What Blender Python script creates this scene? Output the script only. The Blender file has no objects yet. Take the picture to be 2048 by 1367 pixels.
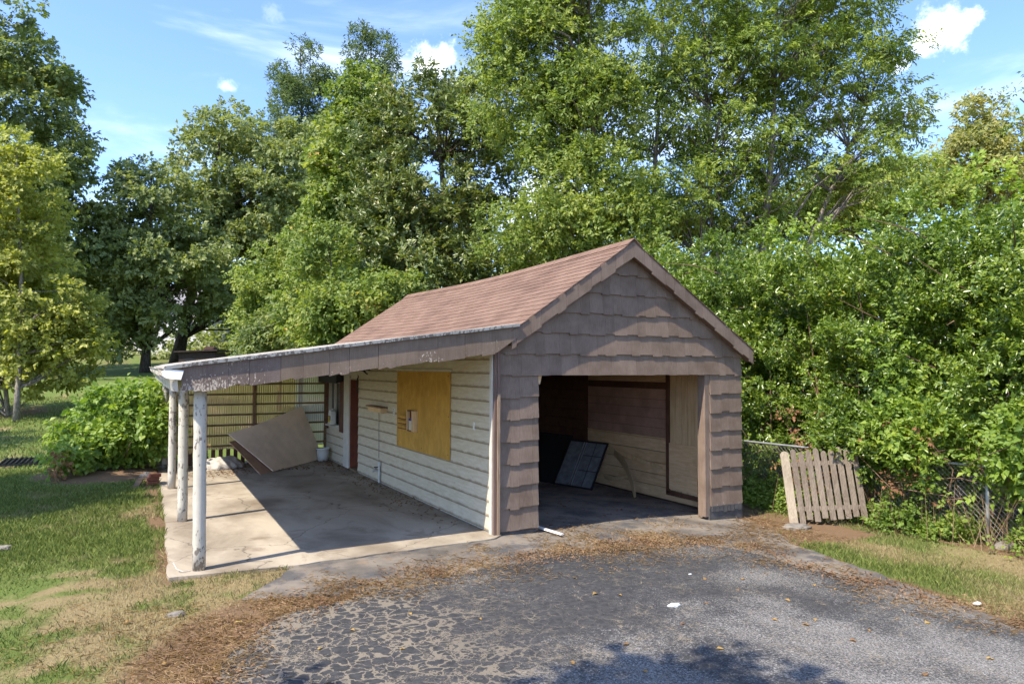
import bpy, bmesh, math, random
import numpy as np
from mathutils import Vector, Matrix
from mathutils.geometry import delaunay_2d_cdt

rng = np.random.default_rng(11)
random.seed(5)
R = math.radians
scene = bpy.context.scene
C = scene.collection

# ------------------------------------------------------------------ camera
F_PX, PITCH, YAW, ROLL = 1421.85, R(2.0288), R(28.6158), R(-0.187)
CAM = np.array([-4.3868, -8.5371, 2.2616])
cam_d = bpy.data.cameras.new('camera')
cam = bpy.data.objects.new('camera', cam_d)
C.objects.link(cam)
cam_d.sensor_width = 36.0
cam_d.lens = F_PX / 2048 * 36.0
cam_d.clip_end = 2000
cam.matrix_world = (Matrix.Translation(CAM.tolist()) @ Matrix.Rotation(-YAW, 4, 'Z')
                    @ Matrix.Rotation(math.pi / 2 + PITCH, 4, 'X') @ Matrix.Rotation(-ROLL, 4, 'Z'))
scene.camera = cam

# ------------------------------------------------------------------ sun, sky, exposure
SUN_TRAVEL = Vector((0.967 * math.cos(R(52)), 0.255 * math.cos(R(52)), -math.sin(R(52))))
sun_d = bpy.data.lights.new('sun', 'SUN')
sun_d.energy = 3.4
sun_d.angle = R(0.5)
sun_d.color = (1.0, 0.91, 0.77)
sun = bpy.data.objects.new('sun', sun_d)
C.objects.link(sun)
sun.rotation_euler = SUN_TRAVEL.to_track_quat('-Z', 'Y').to_euler()
sun.location = (-8, -4, 14)

scene.view_settings.view_transform = 'Standard'
scene.view_settings.look = 'None'
scene.view_settings.exposure = 1.32
scene.view_settings.gamma = 1.0
scene.cycles.max_bounces = 5
scene.cycles.diffuse_bounces = 3
scene.cycles.glossy_bounces = 2
scene.cycles.transmission_bounces = 3
scene.cycles.caustics_reflective = False
scene.cycles.caustics_refractive = False
scene.cycles.adaptive_threshold = 0.02
scene.cycles.transparent_max_bounces = 6


def ray(x, y):
    a, b = x - 1024.0, -(y - 683.5)
    cr, sr = math.cos(ROLL), math.sin(ROLL)
    a, b = a * cr + b * sr, -a * sr + b * cr
    r, U = a / F_PX, b / F_PX
    fw = math.cos(PITCH) - U * math.sin(PITCH)
    u = math.sin(PITCH) + U * math.cos(PITCH)
    s, c = math.sin(YAW), math.cos(YAW)
    return np.array([r * c + fw * s, -r * s + fw * c, u])


def at_depth(x, y, D):
    return CAM + ray(x, y) * D


def at_z(x, y, z=0.0):
    d = ray(x, y)
    return CAM + d * (z - CAM[2]) / d[2]


def at_X(x, y, X):
    d = ray(x, y)
    return CAM + d * (X - CAM[0]) / d[0]


def at_Y(x, y, Y):
    d = ray(x, y)
    return CAM + d * (Y - CAM[1]) / d[1]


# ------------------------------------------------------------------ node helper
class NT:
    def __init__(self, tree):
        self.t = tree

    def n(self, typ, ins=None, **props):
        nd = self.t.nodes.new(typ)
        for k, v in props.items():
            setattr(nd, k, v)
        for k, v in (ins or {}).items():
            self.set(nd.inputs[k], v)
        return nd

    def set(self, sock, v):
        if isinstance(v, bpy.types.NodeSocket):
            self.t.links.new(v, sock)
        else:
            if sock.type == 'RGBA' and len(v) == 3:
                v = (*v, 1.0)
            sock.default_value = v

    def math(self, op, a, b=0.0, c=None, clamp=False):
        nd = self.n('ShaderNodeMath', operation=op, use_clamp=clamp)
        self.set(nd.inputs[0], a)
        self.set(nd.inputs[1], b)
        if c is not None:
            self.set(nd.inputs[2], c)
        return nd.outputs[0]

    def mix(self, f, a, b, blend='MIX'):
        nd = self.n('ShaderNodeMix', data_type='RGBA', blend_type=blend)
        self.set(nd.inputs[0], f)
        self.set(nd.inputs[6], a)
        self.set(nd.inputs[7], b)
        return nd.outputs[2]

    def noise(self, vec, scale, detail=4, rough=0.6, dist=0.0):
        nd = self.n('ShaderNodeTexNoise', {'Scale': scale, 'Detail': detail, 'Roughness': rough, 'Distortion': dist})
        if vec is not None:
            self.set(nd.inputs['Vector'], vec)
        return nd.outputs[0]

    def step(self, v, lo, hi):
        nd = self.n('ShaderNodeMapRange', {'From Min': lo, 'From Max': hi}, interpolation_type='SMOOTHSTEP')
        self.set(nd.inputs[0], v)
        return nd.outputs[0]

    def mapping(self, vec, scale=(1, 1, 1), rot=(0, 0, 0), loc=(0, 0, 0)):
        nd = self.n('ShaderNodeMapping', {'Scale': scale, 'Rotation': rot, 'Location': loc})
        self.set(nd.inputs[0], vec)
        return nd.outputs[0]

    def ramp(self, v, stops):
        nd = self.n('ShaderNodeValToRGB')
        cr = nd.color_ramp
        while len(cr.elements) < len(stops):
            cr.elements.new(0.5)
        for e, (p, c) in zip(cr.elements, stops):
            e.position = p
            e.color = (*c, 1.0)
        self.set(nd.inputs[0], v)
        return nd.outputs[0]

    def bump(self, h, strength=0.3, dist=0.01):
        nd = self.n('ShaderNodeBump', {'Strength': strength, 'Distance': dist})
        self.set(nd.inputs['Height'], h)
        return nd.outputs[0]


world = bpy.data.worlds.new('World')
scene.world = world
world.use_nodes = True
wt = NT(world.node_tree)
world.node_tree.nodes.clear()
sky = wt.n('ShaderNodeTexSky', sky_type='NISHITA', sun_disc=False)
sky.sun_elevation = R(52)
sky.sun_rotation = math.atan2(-SUN_TRAVEL.x, -SUN_TRAVEL.y)
sky.altitude = 200
sky.air_density = 1.0
sky.dust_density = 0.4
sky.ozone_density = 2.0
tc = wt.n('ShaderNodeTexCoord').outputs['Generated']
wob = wt.n('ShaderNodeTexNoise', {'Scale': 22.0, 'Detail': 7.0, 'Roughness': 0.66})
wt.set(wob.inputs['Vector'], tc)
wobv = wt.n('ShaderNodeVectorMath', {1: (0.5, 0.5, 0.5)}, operation='SUBTRACT')
wt.set(wobv.inputs[0], wob.outputs['Color'])
cloud = None
for (px, py, r, amp, w) in [(1878, 72, 0.034, 1.0, .085), (1920, 48, 0.024, .95, .08), (868, 128, 0.034, .95, .09),
                            (455, 168, 0.013, .30, .05), (548, 34, 0.014, .10, .06), (1800, 130, 0.016, .6, .05),
                            (640, 560, 0.09, .7, .15), (1100, 440, .10, .75, .16)]:
    d = ray(px, py)
    d = d / np.linalg.norm(d)
    sc = wt.n('ShaderNodeVectorMath', {'Scale': w}, operation='SCALE')
    wt.set(sc.inputs[0], wobv.outputs[0])
    ad = wt.n('ShaderNodeVectorMath', operation='ADD')
    wt.set(ad.inputs[0], tc)
    wt.set(ad.inputs[1], sc.outputs[0])
    ds = wt.n('ShaderNodeVectorMath', {1: d.tolist()}, operation='DISTANCE')
    wt.set(ds.inputs[0], ad.outputs[0])
    m = wt.math('MULTIPLY', wt.step(ds.outputs['Value'], r, r * 0.1), amp)
    cloud = m if cloud is None else wt.math('MAXIMUM', cloud, m)
wv = wt.mapping(tc, (2.2, 2.2, 9.0), (0.12, 0.2, 0.5))
wisp = wt.step(wt.noise(wv, 1.1, 6, 0.58, 0.6), 0.44, 0.80)
wisp = wt.math('MULTIPLY', wisp, 0.4)
mask = wt.math('MAXIMUM', cloud, wisp)
tint = wt.mix(1.0, sky.outputs[0], (0.79, 0.865, 1.06), 'MULTIPLY')
skyc = wt.mix(mask, tint, (7.6, 7.8, 8.0))
bg = wt.n('ShaderNodeBackground', {'Strength': 0.15})
wt.set(bg.inputs[0], skyc)
wo = wt.n('ShaderNodeOutputWorld')
world.node_tree.links.new(bg.outputs[0], wo.inputs[0])


# ------------------------------------------------------------------ materials
def material(name):
    m = bpy.data.materials.new(name)
    m.use_nodes = True
    m.node_tree.nodes.clear()
    return m, NT(m.node_tree)


def finish(m, t, color, rough=0.8, normal=None, spec=0.3, metallic=0.0):
    b = t.n('ShaderNodeBsdfPrincipled')
    t.set(b.inputs['Base Color'], color)
    t.set(b.inputs['Roughness'], rough)
    t.set(b.inputs['Specular IOR Level'], spec)
    t.set(b.inputs['Metallic'], metallic)
    if normal is not None:
        t.set(b.inputs['Normal'], normal)
    o = t.n('ShaderNodeOutputMaterial')
    t.t.links.new(b.outputs[0], o.inputs[0])
    return m


def coords(t, kind='Object'):
    return t.n('ShaderNodeTexCoord').outputs[kind]


def geo_pos(t):
    return t.n('ShaderNodeNewGeometry').outputs['Position']


def obj_random(t):
    return t.n('ShaderNodeObjectInfo').outputs['Random']


def simple(name, col, rough=0.8, var=0.25, scale=6.0, bump=0.2, spec=0.3, metallic=0.0, bscale=60, stretch=(1, 1, 1)):
    m, t = material(name)
    p = t.mapping(geo_pos(t), stretch)
    n1 = t.noise(p, scale, 5)
    n2 = t.noise(p, bscale, 3)
    f = t.math('ADD', t.math('MULTIPLY', n1, 0.7), t.math('MULTIPLY', n2, 0.3))
    lo = tuple(c * (1 - var) for c in col)
    hi = tuple(min(1, c * (1 + var)) for c in col)
    c = t.mix(t.step(f, 0.3, 0.7), lo, hi)
    return finish(m, t, c, rough, t.bump(n2, bump, 0.006), spec, metallic)


GAIN = 1.5
HUE = (1.13, 0.9)


def leaf_mat(name, stops, rough=0.5, spec=0.35, transl=0.3, patch=0.5, nscale=0.6, obj_rand=False):
    m, t = material(name)
    g = t.n('ShaderNodeNewGeometry')
    n1 = t.noise(g.outputs['Position'], nscale, 3)
    f = t.math('ADD', t.math('MULTIPLY', g.outputs['Random Per Island'], 1 - patch),
               t.math('MULTIPLY', t.step(n1, 0.3, 0.7), patch))
    f = t.math('FRACT', t.math('ADD', f, t.math('MULTIPLY', obj_random(t), 0.999))) if obj_rand else f
    c = t.ramp(f, [(p_, (c_[0] * GAIN * HUE[0], c_[1] * GAIN, c_[2] * GAIN * HUE[1])) for p_, c_ in stops])
    b = t.n('ShaderNodeBsdfPrincipled', {'Roughness': rough, 'Specular IOR Level': spec})
    t.set(b.inputs['Base Color'], c)
    tr = t.n('ShaderNodeBsdfTranslucent')
    t.set(tr.inputs[0], t.mix(1.0, c, (1.25, 1.3, 0.55), 'MULTIPLY'))
    mx = t.n('ShaderNodeMixShader', {0: transl + 0.11})
    t.t.links.new(b.outputs[0], mx.inputs[1])
    t.t.links.new(tr.outputs[0], mx.inputs[2])
    o = t.n('ShaderNodeOutputMaterial')
    t.t.links.new(mx.outputs[0], o.inputs[0])
    return m


def m_siding():
    m, t = material('aged_white_siding')
    p = geo_pos(t)
    lz = t.n('ShaderNodeSeparateXYZ')
    t.set(lz.inputs[0], coords(t, 'Generated'))
    streak = t.noise(t.mapping(p, (1, 1.2, 9)), 3.0, 6, 0.65)
    spots = t.noise(p, 22, 5, 0.7)
    c = t.mix(t.step(streak, 0.32, 0.72), (0.52, 0.452, 0.335), (0.61, 0.552, 0.435))
    c = t.mix(t.math('MULTIPLY', t.step(spots, 0.58, 0.72), 0.45), c, (0.25, 0.20, 0.13))
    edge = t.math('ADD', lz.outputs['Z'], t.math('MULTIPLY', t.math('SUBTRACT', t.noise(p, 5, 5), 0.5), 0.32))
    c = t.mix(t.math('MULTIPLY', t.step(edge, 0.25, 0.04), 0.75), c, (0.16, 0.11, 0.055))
    return finish(m, t, c, 0.7, t.bump(t.noise(t.mapping(p, (1, 0.6, 12)), 14, 4), 0.08, 0.003), 0.25)


def m_brown_shingle(name, chips=0.0, base=((0.144, 0.100, 0.072), (0.234, 0.171, 0.130))):
    m, t = material(name)
    p = geo_pos(t)
    grain = t.noise(t.mapping(p, (60, 60, 2.0)), 2.0, 4, 0.6)
    blot = t.noise(p, 3.2, 4)
    f = t.math('ADD', t.math('MULTIPLY', grain, 0.45), t.math('MULTIPLY', blot, 0.55))
    c = t.mix(t.step(f, 0.36, 0.64), *base)
    c = t.mix(0.22, c, t.mix(obj_random(t), tuple(v * .75 for v in base[0]), tuple(v * 1.15 for v in base[1])))
    # paint worn off: flecks, more of them towards the lower edge of weathered pieces
    gz = t.n('ShaderNodeSeparateXYZ')
    t.set(gz.inputs[0], coords(t, 'Generated'))
    fl = t.noise(t.mapping(p, (1.6, 1.6, 1)), 26, 6, 0.72)
    big = t.noise(p, 2.1, 3)
    th = t.math('SUBTRACT', t.math('ADD', fl, t.math('MULTIPLY', t.math('SUBTRACT', big, 0.5), 0.5)),
                t.math('MULTIPLY', gz.outputs['Z'], 0.16))
    mask = t.step(th, 0.68 - chips, 0.73 - chips)
    c = t.mix(mask, c, (0.50, 0.425, 0.34))
    h = t.math('SUBTRACT', grain, t.math('MULTIPLY', mask, 0.8))
    return finish(m, t, c, 0.75, t.bump(h, 0.35, 0.004), 0.25)


def m_roof():
    m, t = material('red_brown_roof_shingle')
    p = geo_pos(t)
    isl = t.n('ShaderNodeNewGeometry').outputs['Random Per Island']
    r = t.math('FRACT', t.math('ADD', isl, obj_random(t)))
    c = t.mix(r, (0.150, 0.091, 0.065), (0.198, 0.127, 0.094))
    g = t.noise(p, 190, 2, 0.7)
    c = t.mix(t.step(g, 0.42, 0.75), c, (0.27, 0.18, 0.14))
    c = t.mix(t.math('MULTIPLY', t.step(g, 0.45, 0.25), 0.6), c, (0.11, 0.05, 0.04))
    b = t.noise(t.mapping(p, (1, 0.5, 1)), 1.6, 5)
    c = t.mix(t.math('MULTIPLY', t.step(b, 0.45, 0.70), 0.75), c, (0.115, 0.070, 0.054))
    return finish(m, t, c, 0.92, t.bump(g, 0.5, 0.004), 0.15)


def m_peeling_white(name, amt=0.0):
    m, t = material(name)
    p = geo_pos(t)
    n = t.noise(t.mapping(p, (1, 1, 0.55)), 24, 6, 0.68)
    b = t.noise(p, 2.6, 3)
    th = t.math('ADD', n, t.math('MULTIPLY', t.math('SUBTRACT', b, 0.5), 0.55))
    mask = t.step(th, 0.60 - amt, 0.645 - amt)
    c = t.mix(t.noise(p, 7, 4), (0.42, 0.385, 0.32), (0.60, 0.56, 0.48))
    c = t.mix(mask, c, t.mix(t.noise(p, 40, 3), (0.10, 0.085, 0.07), (0.30, 0.26, 0.22)))
    h = t.math('SUBTRACT', t.math('MULTIPLY', n, 0.4), mask)
    return finish(m, t, c, 0.7, t.bump(h, 0.5, 0.005), 0.25)


def m_concrete():
    m, t = material('stained_concrete')
    p = geo_pos(t)
    a = t.noise(t.mapping(p, (1, 0.55, 1), (0, 0, 0.3)), 0.9, 7, 0.62, 0.4)
    f = t.noise(p, 55, 4, 0.7)
    c = t.mix(t.step(a, 0.30, 0.66), (0.200, 0.162, 0.118), (0.425, 0.365, 0.282))
    b = t.noise(t.mapping(p, (1, 1, 1), (0, 0, 1.1), (5, 2, 0)), 2.1, 6, 0.65, 0.8)
    c = t.mix(t.math('MULTIPLY', t.step(b, 0.55, 0.72), 0.7), c, (0.17, 0.125, 0.085))
    c = t.mix(t.math('MULTIPLY', t.step(f, 0.55, 0.8), 0.35), c, (0.50, 0.45, 0.37))
    cr = t.n('ShaderNodeTexVoronoi', {'Scale': 0.55, 'Randomness': 1.0}, feature='DISTANCE_TO_EDGE')
    dv = t.n('ShaderNodeTexNoise', {'Scale': 3.0, 'Detail': 5.0})
    t.set(dv.inputs['Vector'], p)
    vm = t.n('ShaderNodeVectorMath', {'Scale': 0.35}, operation='SCALE')
    t.set(vm.inputs[0], dv.outputs['Color'])
    va = t.n('ShaderNodeVectorMath', operation='ADD')
    t.set(va.inputs[0], p)
    t.set(va.inputs[1], vm.outputs[0])
    t.set(cr.inputs['Vector'], va.outputs[0])
    line = t.step(cr.outputs['Distance'], 0.006, 0.002)
    c = t.mix(t.math('MULTIPLY', line, 0.6), c, (0.10, 0.08, 0.06))
    h = t.math('SUBTRACT', f, t.math('MULTIPLY', line, 2.0))
    return finish(m, t, c, 0.88, t.bump(h, 0.25, 0.004), 0.2)


def m_asphalt(name, fresh=True):
    m, t = material(name)
    p = geo_pos(t)
    dv = t.n('ShaderNodeTexNoise', {'Scale': 4.0, 'Detail': 5.0, 'Roughness': 0.65})
    t.set(dv.inputs['Vector'], p)
    vm = t.n('ShaderNodeVectorMath', {'Scale': 0.24}, operation='SCALE')
    t.set(vm.inputs[0], dv.outputs['Color'])
    va = t.n('ShaderNodeVectorMath', operation='ADD')
    t.set(va.inputs[0], p)
    t.set(va.inputs[1], vm.outputs[0])
    stone = t.noise(p, 130, 3, 0.8)
    agg = t.n('ShaderNodeTexVoronoi', {'Scale': 105.0, 'Randomness': 1.0})
    t.set(agg.inputs['Vector'], p)
    sx = t.n('ShaderNodeSeparateXYZ')
    t.set(sx.inputs[0], p)
    if fresh:
        vs = []
        for s in (8.3, 3.2):
            v = t.n('ShaderNodeTexVoronoi', {'Scale': s, 'Randomness': 1.0}, feature='DISTANCE_TO_EDGE')
            t.set(v.inputs['Vector'], va.outputs[0])
            vs.append(v.outputs['Distance'])
        patch = t.noise(p, 0.9, 5, 0.6)
        # worn field on the left, hairline cracks only further right
        left = t.step(t.math('ADD', sx.outputs['X'], t.math('MULTIPLY', patch, 2.4)), 1.1, -1.5)
        wn = t.noise(p, 5, 5, 0.7)
        width = t.math('MULTIPLY', t.math('ADD', 0.024, t.math('MULTIPLY', left, 0.052)), t.math('ADD', 0.1, t.math('MULTIPLY', t.step(wn, 0.3, 0.75), 1.7)))
        width = t.math('MULTIPLY', width, t.math('ADD', 0.45, t.math('MULTIPLY', t.step(t.noise(p, 1.25, 4), 0.3, 0.68), 0.8)))
        crack = t.math('LESS_THAN', vs[0], width)
        v3 = t.n('ShaderNodeTexVoronoi', {'Scale': 15.0, 'Randomness': 1.0}, feature='DISTANCE_TO_EDGE')
        t.set(v3.inputs['Vector'], va.outputs[0])
        fine = t.math('MULTIPLY', t.math('LESS_THAN', v3.outputs['Distance'], t.math('MULTIPLY', width, 1.1)), t.step(t.noise(p, 1.7, 4), 0.50, 0.56))
        crack = t.math('MAXIMUM', crack, fine)
        crack = t.math('MULTIPLY', crack, t.math('MAXIMUM', left, t.math('MULTIPLY', t.step(patch, 0.40, 0.60), 0.6)))
        big = t.math('LESS_THAN', vs[1], t.math('MULTIPLY', t.step(wn, 0.42, 0.9), 0.035))
        crack = t.math('MAXIMUM', crack, big)
        seal = t.mix(t.step(t.noise(p, 17, 4), 0.3, 0.7), (0.030, 0.030, 0.031), (0.058, 0.057, 0.057))
        # sealant worn away: grey stone shows
        worn = t.noise(t.mapping(p, (1, 1, 1), (0, 0, 0.4), (3, 7, 0)), 0.62, 6, 0.62)
        right = t.step(sx.outputs['Y'], -2.4, -4.6)
        wsum = t.math('ADD', t.math('ADD', worn, t.math('MULTIPLY', right, 0.16)), t.math('MULTIPLY', t.math('SUBTRACT', t.noise(p, 48, 4, 0.8), 0.5), 1.1))
        wsum = t.math('SUBTRACT', wsum, t.math('MULTIPLY', left, 0.20))
        wm = t.step(wsum, 0.54, 0.70)
        grain = t.noise(p, 62, 3, 0.8)
        grey = t.mix(t.step(grain, 0.40, 0.62), (0.075, 0.070, 0.066), (0.265, 0.25, 0.228))
        grey = t.mix(t.step(agg.outputs['Color'], 0.75, 0.9), grey, (0.38, 0.36, 0.33))
        c = t.mix(wm, seal, grey)
        c = t.mix(t.math('MULTIPLY', crack, 0.74), c, t.mix(stone, (0.17, 0.138, 0.098), (0.33, 0.275, 0.20)))
        h = t.math('SUBTRACT', t.math('MULTIPLY', stone, 0.5), t.math('MULTIPLY', crack, 1.0))
    else:
        a = t.noise(p, 1.3, 6, 0.6)
        c = t.mix(t.step(a, 0.35, 0.65), (0.095, 0.085, 0.074), (0.225, 0.192, 0.155))
        dk = t.noise(t.mapping(p, (1, 1, 1), (0, 0, 0), (9, 4, 0)), 1.9, 5, 0.65)
        c = t.mix(t.math('MULTIPLY', t.step(dk, 0.52, 0.62), 0.8), c, (0.075, 0.075, 0.078))
        st = t.noise(p, 6, 6, 0.7)
        c = t.mix(t.math('MULTIPLY', t.step(st, 0.55, 0.7), 0.7), c, (0.25, 0.165, 0.09))
        c = t.mix(t.math('MULTIPLY', t.step(stone, 0.55, 0.8), 0.5), c, (0.31, 0.28, 0.24))
        h = stone
    return finish(m, t, c, 0.85, t.bump(h, 0.5, 0.008), 0.3)


def m_ground():
    m, t = material('lawn_soil')
    p = geo_pos(t)
    gr = t.n('ShaderNodeAttribute', attribute_name='green').outputs['Fac']
    dr = t.n('ShaderNodeAttribute', attribute_name='dirt').outputs['Fac']
    f = t.noise(p, 28, 5, 0.75)
    md = t.noise(p, 1.4, 6, 0.65)
    straw = t.mix(f, (0.175, 0.132, 0.062), (0.36, 0.285, 0.15))
    green = t.mix(f, (0.060, 0.092, 0.02), (0.19, 0.24, 0.062))
    dirt = t.mix(f, (0.11, 0.066, 0.038), (0.28, 0.185, 0.108))
    g2 = t.step(t.math('ADD', gr, t.math('MULTIPLY', t.math('SUBTRACT', md, 0.5), 0.8)), 0.25, 0.75)
    c = t.mix(g2, straw, green)
    d2 = t.step(t.math('ADD', dr, t.math('MULTIPLY', t.math('SUBTRACT', md, 0.5), 0.5)), 0.3, 0.7)
    c = t.mix(d2, c, dirt)
    return finish(m, t, c, 0.95, t.bump(f, 0.8, 0.03), 0.1)


def m_wood(name, lo, hi, axis=(1, 1, 1), scale=3.0, rough=0.75, knots=0.0):
    m, t = material(name)
    p = geo_pos(t)
    r = t.math('MULTIPLY', obj_random(t), 7.0)
    cb = t.n('ShaderNodeCombineXYZ')
    for i in range(3):
        t.set(cb.inputs[i], r)
    va = t.n('ShaderNodeVectorMath', operation='ADD')
    t.set(va.inputs[0], p)
    t.set(va.inputs[1], cb.outputs[0])
    q = t.mapping(va.outputs[0], axis)
    a = t.noise(q, scale, 6, 0.62, 1.2)
    b = t.noise(p, 1.8, 4)
    c = t.mix(t.step(a, 0.3, 0.7), lo, hi)
    c = t.mix(t.math('MULTIPLY', t.step(b, 0.45, 0.7), 0.4), c, tuple(v * 0.6 for v in lo))
    c = t.mix(0.18, c, t.mix(obj_random(t), tuple(v * 0.7 for v in lo), hi))
    return finish(m, t, c, rough, t.bump(a, 0.25, 0.003), 0.25)


def m_bark(name, lo, hi):
    m, t = material(name)
    p = geo_pos(t)
    a = t.noise(t.mapping(p, (9, 9, 1.6)), 2.2, 6, 0.7)
    c = t.mix(t.step(a, 0.32, 0.68), lo, hi)
    return finish(m, t, c, 0.95, t.bump(a, 0.8, 0.03), 0.1)


M = {}
M['siding'] = m_siding()
M['shingle'] = m_brown_shingle('brown_painted_shingle', -0.06)
M['shingle_worn'] = m_brown_shingle('worn_brown_shingle', 0.035)
M['fascia'] = m_brown_shingle('peeling_brown_fascia', 0.095, ((0.140, 0.098, 0.068), (0.220, 0.160, 0.116)))
M['fascia_worn'] = m_brown_shingle('flaking_brown_fascia', 0.165, ((0.13, 0.093, 0.075), (0.195, 0.145, 0.12)))
M['trim_brown'] = m_wood('brown_trim', (0.125, 0.078, 0.060), (0.20, 0.13, 0.103), (20, 20, 1))
M['bare_wood'] = m_wood('weathered_bare_wood', (0.19, 0.118, 0.07), (0.40, 0.285, 0.19), (22, 22, 1))
M['roof'] = m_roof()
M['post'] = m_peeling_white('peeling_white_post', 0.035)
M['white_edge'] = m_peeling_white('flaking_white_metal_edge', 0.115)
M['white'] = simple('white_paint', (0.56, 0.53, 0.46), 0.6, 0.1)
M['white_bright'] = simple('white_plastic_and_sunlit_slat', (0.68, 0.67, 0.64), 0.45, 0.06, bump=0.05)
M['concrete'] = m_concrete()
M['asphalt'] = m_asphalt('cracked_sealed_asphalt', True)
M['apron'] = m_asphalt('old_sandy_asphalt', False)
M['ground'] = m_ground()
M['plywood'] = m_wood('ochre_plywood', (0.46, 0.245, 0.040), (0.60, 0.35, 0.075), (1, 1.4, 0.8), 4.5, 0.6)
M['panel'] = m_wood('tan_panel_wood', (0.58, 0.39, 0.20), (0.80, 0.58, 0.35), (6, 6, 0.5), 3.0)
M['board_in'] = m_wood('interior_pine_board', (0.62, 0.39, 0.20), (0.82, 0.58, 0.35), (1, 0.8, 9), 3.0)
M['hardboard'] = simple('red_brown_hardboard', (0.40, 0.235, 0.175), 0.7, 0.25, 2.5)
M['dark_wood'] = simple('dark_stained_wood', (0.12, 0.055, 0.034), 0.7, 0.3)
M['red_door'] = simple('red_brown_door', (0.15, 0.04, 0.022), 0.6, 0.2)
M['black'] = simple('black_painted_metal', (0.018, 0.018, 0.02), 0.45, 0.2)
M['screen'] = simple('grey_insect_screen', (0.15, 0.155, 0.16), 0.6, 0.35, 9)
M['metal'] = simple('grey_metal', (0.45, 0.46, 0.47), 0.4, 0.2, metallic=0.7)
M['galv'] = simple('galvanised_steel', (0.42, 0.43, 0.43), 0.5, 0.2, metallic=0.5)
M['foundation'] = simple('dark_block_foundation', (0.085, 0.080, 0.078), 0.9, 0.4, 5, 0.6)
M['slat'] = m_wood('grey_brown_lattice_slat', (0.66, 0.45, 0.21), (0.88, 0.64, 0.36), (14, 14, 1))
M['rail'] = m_wood('brown_lattice_rail', (0.12, 0.075, 0.04), (0.26, 0.17, 0.10), (1, 10, 10))
M['picket'] = m_wood('weathered_grey_picket', (0.125, 0.095, 0.070), (0.27, 0.218, 0.168), (26, 26, 1.2), 2.0, 0.9)
M['picket_pale'] = m_wood('pale_weathered_picket', (0.24, 0.19, 0.135), (0.42, 0.352, 0.26), (26, 26, 1.2), 2.0, 0.9)
M['sheet'] = simple('beige_fibreboard', (0.78, 0.60, 0.45), 0.85, 0.1, 3, 0.15)
M['sheet2'] = simple('pink_brown_fibreboard', (0.40, 0.24, 0.16), 0.85, 0.12, 3, 0.15)
M['brick'] = simple('red_brick', (0.20, 0.075, 0.045), 0.9, 0.3, 20, 0.5)
M['stone'] = simple('grey_stone', (0.20, 0.178, 0.15), 0.9, 0.3, 8, 0.6)
M['shade_brick'] = simple('shade_darkened_brick', (0.055, 0.030, 0.024), 0.95, 0.4, 9)  # brick colour darkened to stand in for shade on the far shed
M['shed'] = simple('shade_darkened_shed_wood', (0.035, 0.024, 0.020), 0.9, 0.4)  # shed wood darkened likewise, shade put into the colour
M['tarp'] = simple('dusty_white_sheeting', (0.42, 0.38, 0.33), 0.7, 0.25, 9)
M['wire'] = simple('rusty_grey_wire', (0.27, 0.25, 0.23), 0.6, 0.3, metallic=0.4)
M['yellow'] = simple('yellow_label', (0.62, 0.50, 0.05), 0.6, 0.1)
M['blue'] = simple('blue_plastic', (0.03, 0.04, 0.28), 0.5, 0.1)
M['rail_brown'] = simple('dry_soil', (0.16, 0.085, 0.05), 0.95, 0.35, 30)
M['house_white'] = simple('pale_house_wall', (0.62, 0.61, 0.62), 0.8, 0.08)
M['house_roof'] = simple('grey_house_roof', (0.22, 0.21, 0.22), 0.9, 0.2)
M['glass'] = simple('dark_window_glass', (0.05, 0.055, 0.06), 0.08, 0.2, spec=0.6)
M['bark_grey'] = m_bark('grey_bark', (0.12, 0.10, 0.08), (0.32, 0.28, 0.23))
M['bark_dark'] = m_bark('dark_bark', (0.04, 0.032, 0.026), (0.13, 0.105, 0.085))
M['twig'] = simple('brown_twig', (0.20, 0.125, 0.08), 0.9, 0.35)
LM = {}
LM['sweetgum'] = leaf_mat('yellow_green_leaf', [(0, (0.105, 0.140, 0.034)), (0.45, (0.205, 0.245, 0.062)), (0.88, (0.30, 0.335, 0.10)), (1, (0.36, 0.31, 0.09))], 0.5, 0.3, 0.35)
LM['gum2'] = leaf_mat('light_green_gum_leaf', [(0, (0.062, 0.110, 0.028)), (0.5, (0.122, 0.182, 0.044)), (0.9, (0.20, 0.25, 0.062)), (1, (0.34, 0.22, 0.07))], 0.5, 0.3, 0.32)
LM['oak'] = leaf_mat('oak_leaf', [(0, (0.078, 0.118, 0.048)), (0.5, (0.142, 0.190, 0.076)), (1, (0.225, 0.265, 0.115))], 0.5, 0.35, 0.32)
LM['dark'] = leaf_mat('dark_green_leaf', [(0, (0.066, 0.106, 0.044)), (0.55, (0.122, 0.172, 0.066)), (0.95, (0.21, 0.24, 0.085)), (1, (0.28, 0.21, 0.08))], 0.5, 0.35, 0.32)
LM['pine'] = leaf_mat('blue_green_needle', [(0, (0.040, 0.078, 0.040)), (0.6, (0.080, 0.125, 0.058)), (1, (0.14, 0.18, 0.075))], 0.6, 0.2, 0.25)
LM['magnolia'] = leaf_mat('glossy_magnolia_leaf', [(0, (0.046, 0.078, 0.024)), (0.45, (0.088, 0.130, 0.038)), (0.82, (0.140, 0.182, 0.056)), (0.96, (0.18, 0.17, 0.068)), (1, (0.24, 0.17, 0.08))], 0.34, 0.5, 0.2, 0.25)
LM['elm'] = leaf_mat('small_light_green_leaf', [(0, (0.07, 0.12, 0.026)), (0.5, (0.135, 0.20, 0.046)), (1, (0.235, 0.285, 0.075))], 0.5, 0.35, 0.3)
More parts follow.
